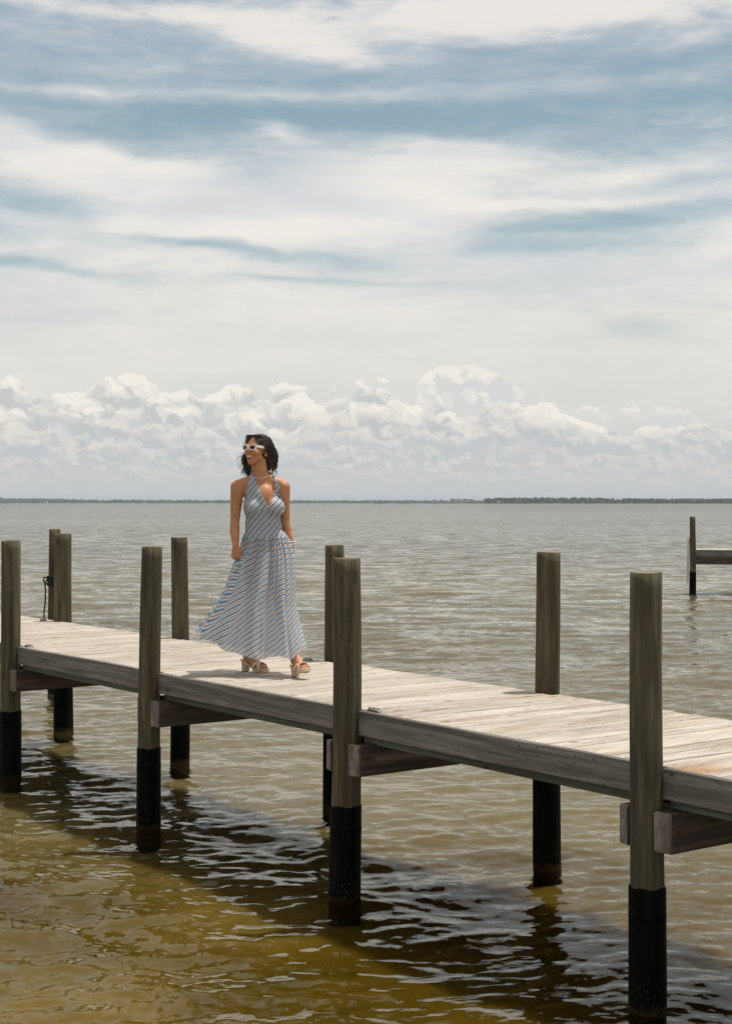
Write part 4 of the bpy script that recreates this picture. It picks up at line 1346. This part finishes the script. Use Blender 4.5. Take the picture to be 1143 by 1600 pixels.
# skirt, blown back to the left behind her
oL = [(.09, -.47), (.20, -.52), (.287, -.548), (.41, -.470), (.535, -.392), (.69, -.306), (.81, -.262), (.903, -.218), (.96, -.198), (1.0, -.186)]
oR = [(.09, .262), (.20, .250), (.242, .243), (.39, .210), (.534, .186), (.73, .188), (.847, .184), (.93, .168), (.98, .148), (1.0, .140)]
hem = [(-.56, .290), (-.50, .262), (-.427, .240), (-.336, .194), (-.2, .160), (-.068, .128), (.022, .140), (.09, .150), (.157, .132), (.21, .155), (.26, .190)]
I = lambda v, t: float(np.interp(v, [p[0] for p in t], [p[1] for p in t]))
NC, NR = 520, 170
V_ = np.zeros((NR, NC, 3)); 
ang = 2 * np.pi * np.arange(NC) / NC
rngs = np.random.default_rng(3)
for i in range(NR):
    v = i / (NR - 1)
    ve = v ** 1.0
    zl = 1.0 + (.287 - 1.0) * ve; zrr = 1.0 + (.190 - 1.0) * ve
    xl, xr = I(zl, oL), I(zrr, oR)
    cx, hw = (xl + xr) / 2, (xr - xl) / 2
    dep = .118 + .13 * v ** .8
    cs = np.sin(ang); sn = -np.cos(ang)
    xx = cx + hw * cs
    # the cloth gathers more at the right, drags behind on the left
    yy = .022 + dep * sn + (-.04) * math.sin(v * 1.5) + .42 * v * np.clip((-.02 - xx), 0, None) * 1.0 - .55 * v * np.clip(xx - .03, 0, None)
    hz = np.interp(xx, [p[0] for p in hem], [p[1] for p in hem])
    hz = hz + np.where(sn > 0, .02, 0)
    zz = 1.0 + (hz - 1.0) * ve
    # folds
    w1 = v ** .9
    f = 1.35 * (.0230 * np.sin(7 * ang + 1.2 + .8 * v) + .0150 * np.sin(11 * ang - 1.7 * v + 2.2) + .0090 * np.sin(17 * ang + 2.4 * v) + .0050 * np.sin(29 * ang + 1.3 * np.sin(5 * v))) * (.10 + w1)
    f += .0058 * np.sin(46 * ang + 2.5 * np.sin(3 * ang)) * math.exp(-(v / .22) ** 2) + .0036 * np.sin(71 * ang + 1.1) * math.exp(-(v / .12) ** 2)
    # long sharp creases from the waist, right of the middle
    for (a0, dp, wdt, dr) in ((.22, .022, .035, .14), (.42, .018, .03, .22), (.02, .010, .03, .05), (.75, .016, .04, .18), (-.25, .012, .05, -.2), (1.05, .012, .04, .05)):
        c_ = a0 + dr * v
        f -= dp * np.exp(-((((ang - c_ + np.pi) % (2 * np.pi)) - np.pi) / wdt) ** 2) * np.sin(np.pi * min(1, v * 1.25 + .08)) 
    # front thigh and shin press the cloth
    f += .020 * np.exp(-((((ang - .62 - .25 * v + np.pi) % (2 * np.pi)) - np.pi) / .35) ** 2) * math.exp(-((v - .55) / .35) ** 2)
    edge = 1 - .55 * np.abs(cs) ** 6
    nx_, ny_ = cs * dep, sn * hw
    nl = np.hypot(nx_, ny_)
    V_[i, :, 0] = xx + f * nx_ / nl * edge
    V_[i, :, 1] = yy + f * ny_ / nl
    V_[i, :, 2] = zz + .006 * np.sin(9 * ang + 2) * v ** 4
# cloth pulled up to the hand
dh = np.sqrt(((V_[:, :, 0] + .222) / .05) ** 2 + ((V_[:, :, 2] - .852) / .085) ** 2)
pull = np.exp(-dh ** 2) * (V_[:, :, 1] < .06)
V_[:, :, 1] -= pull * .035; V_[:, :, 0] += pull * .012 * np.sin(V_[:, :, 2] * 190 + V_[:, :, 0] * 120)
# cloth coordinates: along the row and down the column
dr_ = np.linalg.norm(np.diff(V_, axis=1, append=V_[:, :1]), axis=2)
for _ in range(40): dr_[:, :] = (dr_ + np.roll(dr_, 1, 1) + np.roll(dr_, -1, 1)) / 3
arc = np.cumsum(dr_, axis=1); tot = arc[:, -1:].copy()
arc = np.where(np.arange(NC)[None] > NC / 2, arc - tot, arc)
dc_ = np.linalg.norm(np.diff(V_, axis=0, prepend=V_[:1]), axis=2); down = np.cumsum(dc_, axis=0)
sx = V_[:, :, 0].copy()
Uc = .30 * arc + .70 * (sx + .04)
vv_ = np.linspace(0, 1, NR)[:, None]; da = lambda c_: ((ang[None] - c_ + np.pi) % (2 * np.pi)) - np.pi
for (a0, dr, st_) in ((.22, .14, .020), (.42, .22, .022), (.02, .05, .012), (.75, .18, .020), (-.25, -.2, .016), (1.05, .05, .018), (-.62, -.3, .014)):
    q_ = da(a0 + dr * vv_)
    Uc = Uc + st_ * np.tanh(q_ / .035) * np.exp(-(q_ / .5) ** 2) * (1 - .5 * vv_)
Uc = Uc + .010 * np.sin(11 * ang[None] + 3 * vv_) * vv_
down = .4 * down + .6 * (1.0 - V_[:, :, 2])
for _ in range(12): down = (down + np.roll(down, 1, 1) + np.roll(down, -1, 1)) / 3
St = -(Uc) * math.sin(R(37)) - down * math.cos(R(37)) + skoord(-.04, 1.0)
skirt = from_np('skirt', V_.reshape(-1, 3), grid_faces(NR, NC, True)[:, ::-1], M['dress'], dress, smooth=True, attrs={'stripe': St.ravel()})

# sandals
def sole_outline(x0, x1, w0, w1, n=20):
    pts_ = []
    for k in range(n):
        a = 2 * math.pi * k / n; c_, s_ = math.cos(a), math.sin(a)
        t = (c_ + 1) / 2
        pts_.append(((x0 + x1) / 2 + (x1 - x0) / 2 * math.copysign(abs(c_) ** .8, c_), (w0 + (w1 - w0) * t) * math.copysign(abs(s_) ** .75, s_)))
    return pts_
for ft, lab in ((ftF, None), (ftB, None)):
    bm = bmesh.new()
    # platform under the toes, thick and ribbed
    out_ = sole_outline(.088, .222, .034, .046, 28)
    prev = None
    for (zz, s) in ((.0, .95), (.004, 1.0), (.012, 1.0), (.014, .975), (.017, 1.0), (.026, 1.0), (.030, .96)):
        cx = .155
        q = [bm.verts.new((cx + (x_ - cx) * s, y_ * s, zz + (max(0, .125 - x_) * .55 if zz > .02 else max(0, .115 - x_) * .45))) for x_, y_ in out_]
        if prev:
            for k in range(len(q)): bm.faces.new((prev[k], prev[(k + 1) % len(q)], q[(k + 1) % len(q)], q[k]))
        else: bm.faces.new(q[::-1])
        prev = q
    bm.faces.new(prev)
    # shank rising to the heel
    pr = None
    for t in np.linspace(0, 1, 9):
        x_ = .125 - t * .140; zc = .030 + .052 * (3 * t * t - 2 * t ** 3); hw_ = .040 - .014 * math.sin(t * 2.2) + (0 if t < 1 else -.006)
        q = [bm.verts.new(p) for p in ((x_, -hw_, zc - .010), (x_, hw_, zc - .010), (x_, hw_, zc + .006), (x_, -hw_, zc + .006))]
        if pr:
            for k in range(4): bm.faces.new((pr[k], q[k], q[(k + 1) % 4], pr[(k + 1) % 4]))
        else: bm.faces.new(q)
        pr = q
    bm.faces.new(pr[::-1])
    # block heel
    pr = None
    for (zz, s) in ((0, .92), (.003, .96), (.02, .92), (.045, .93), (.078, 1.04)):
        q = [bm.verts.new((.014 + .027 * s * math.copysign(abs(math.cos(a)) ** .6, math.cos(a)), .027 * s * math.copysign(abs(math.sin(a)) ** .6, math.sin(a)), zz)) for a in [2 * math.pi * k / 20 for k in range(20)]]
        if pr:
            for k in range(20): bm.faces.new((pr[k], pr[(k + 1) % 20], q[(k + 1) % 20], q[k]))
        else: bm.faces.new(q[::-1])
        pr = q
    bm.faces.new(pr)
    bmesh.ops.recalc_face_normals(bm, faces=bm.faces[:])
    bm.transform(ft)
    sdl = hm('sandal', bm, M['espadrille'], smooth=False)
    def band(fn, wdt, n=18, name='strap'):
        b = bmesh.new(); prv = None
        P_ = [Vector(fn(t)) for t in np.linspace(0, 1, n)]
        for i, p in enumerate(P_):
            tn = (P_[min(i + 1, n - 1)] - P_[max(i - 1, 0)]).normalized()
            ctr = Vector((p.x, 0, .03)); nn = (p - ctr).normalized()
            sd_ = tn.cross(nn).normalized() * wdt / 2
            q = [b.verts.new(p - sd_), b.verts.new(p - sd_ + nn * .004), b.verts.new(p + sd_ + nn * .004), b.verts.new(p + sd_)]
            if prv:
                for k in range(4): b.faces.new((prv[k], q[k], q[(k + 1) % 4], prv[(k + 1) % 4]))
            prv = q
        bmesh.ops.recalc_face_normals(b, faces=b.faces[:])
        b.transform(ft)
        hm(name, b, M['strap'], sdl, smooth=False)
    # two crossing bands over the toes, one round the ankle, one up the back of the heel
    for s in (1, -1):
        band(lambda t: (.118 + .062 * t, s * .044 * math.cos(math.pi * t), .030 + .048 * math.sin(math.pi * t) ** .8 - .012 * t), .026)
    band(lambda t: (.036 + .034 * math.cos(6.283 * t), .033 * math.sin(6.283 * t), .150 - .012 * math.cos(6.283 * t)), .013, 26, 'ankle_strap')
    for s in (1, -1):
        band(lambda t: (.022 + .012 * t, s * (.029 + .002 * t), .078 + .070 * t), .014, 8, 'side_strap')
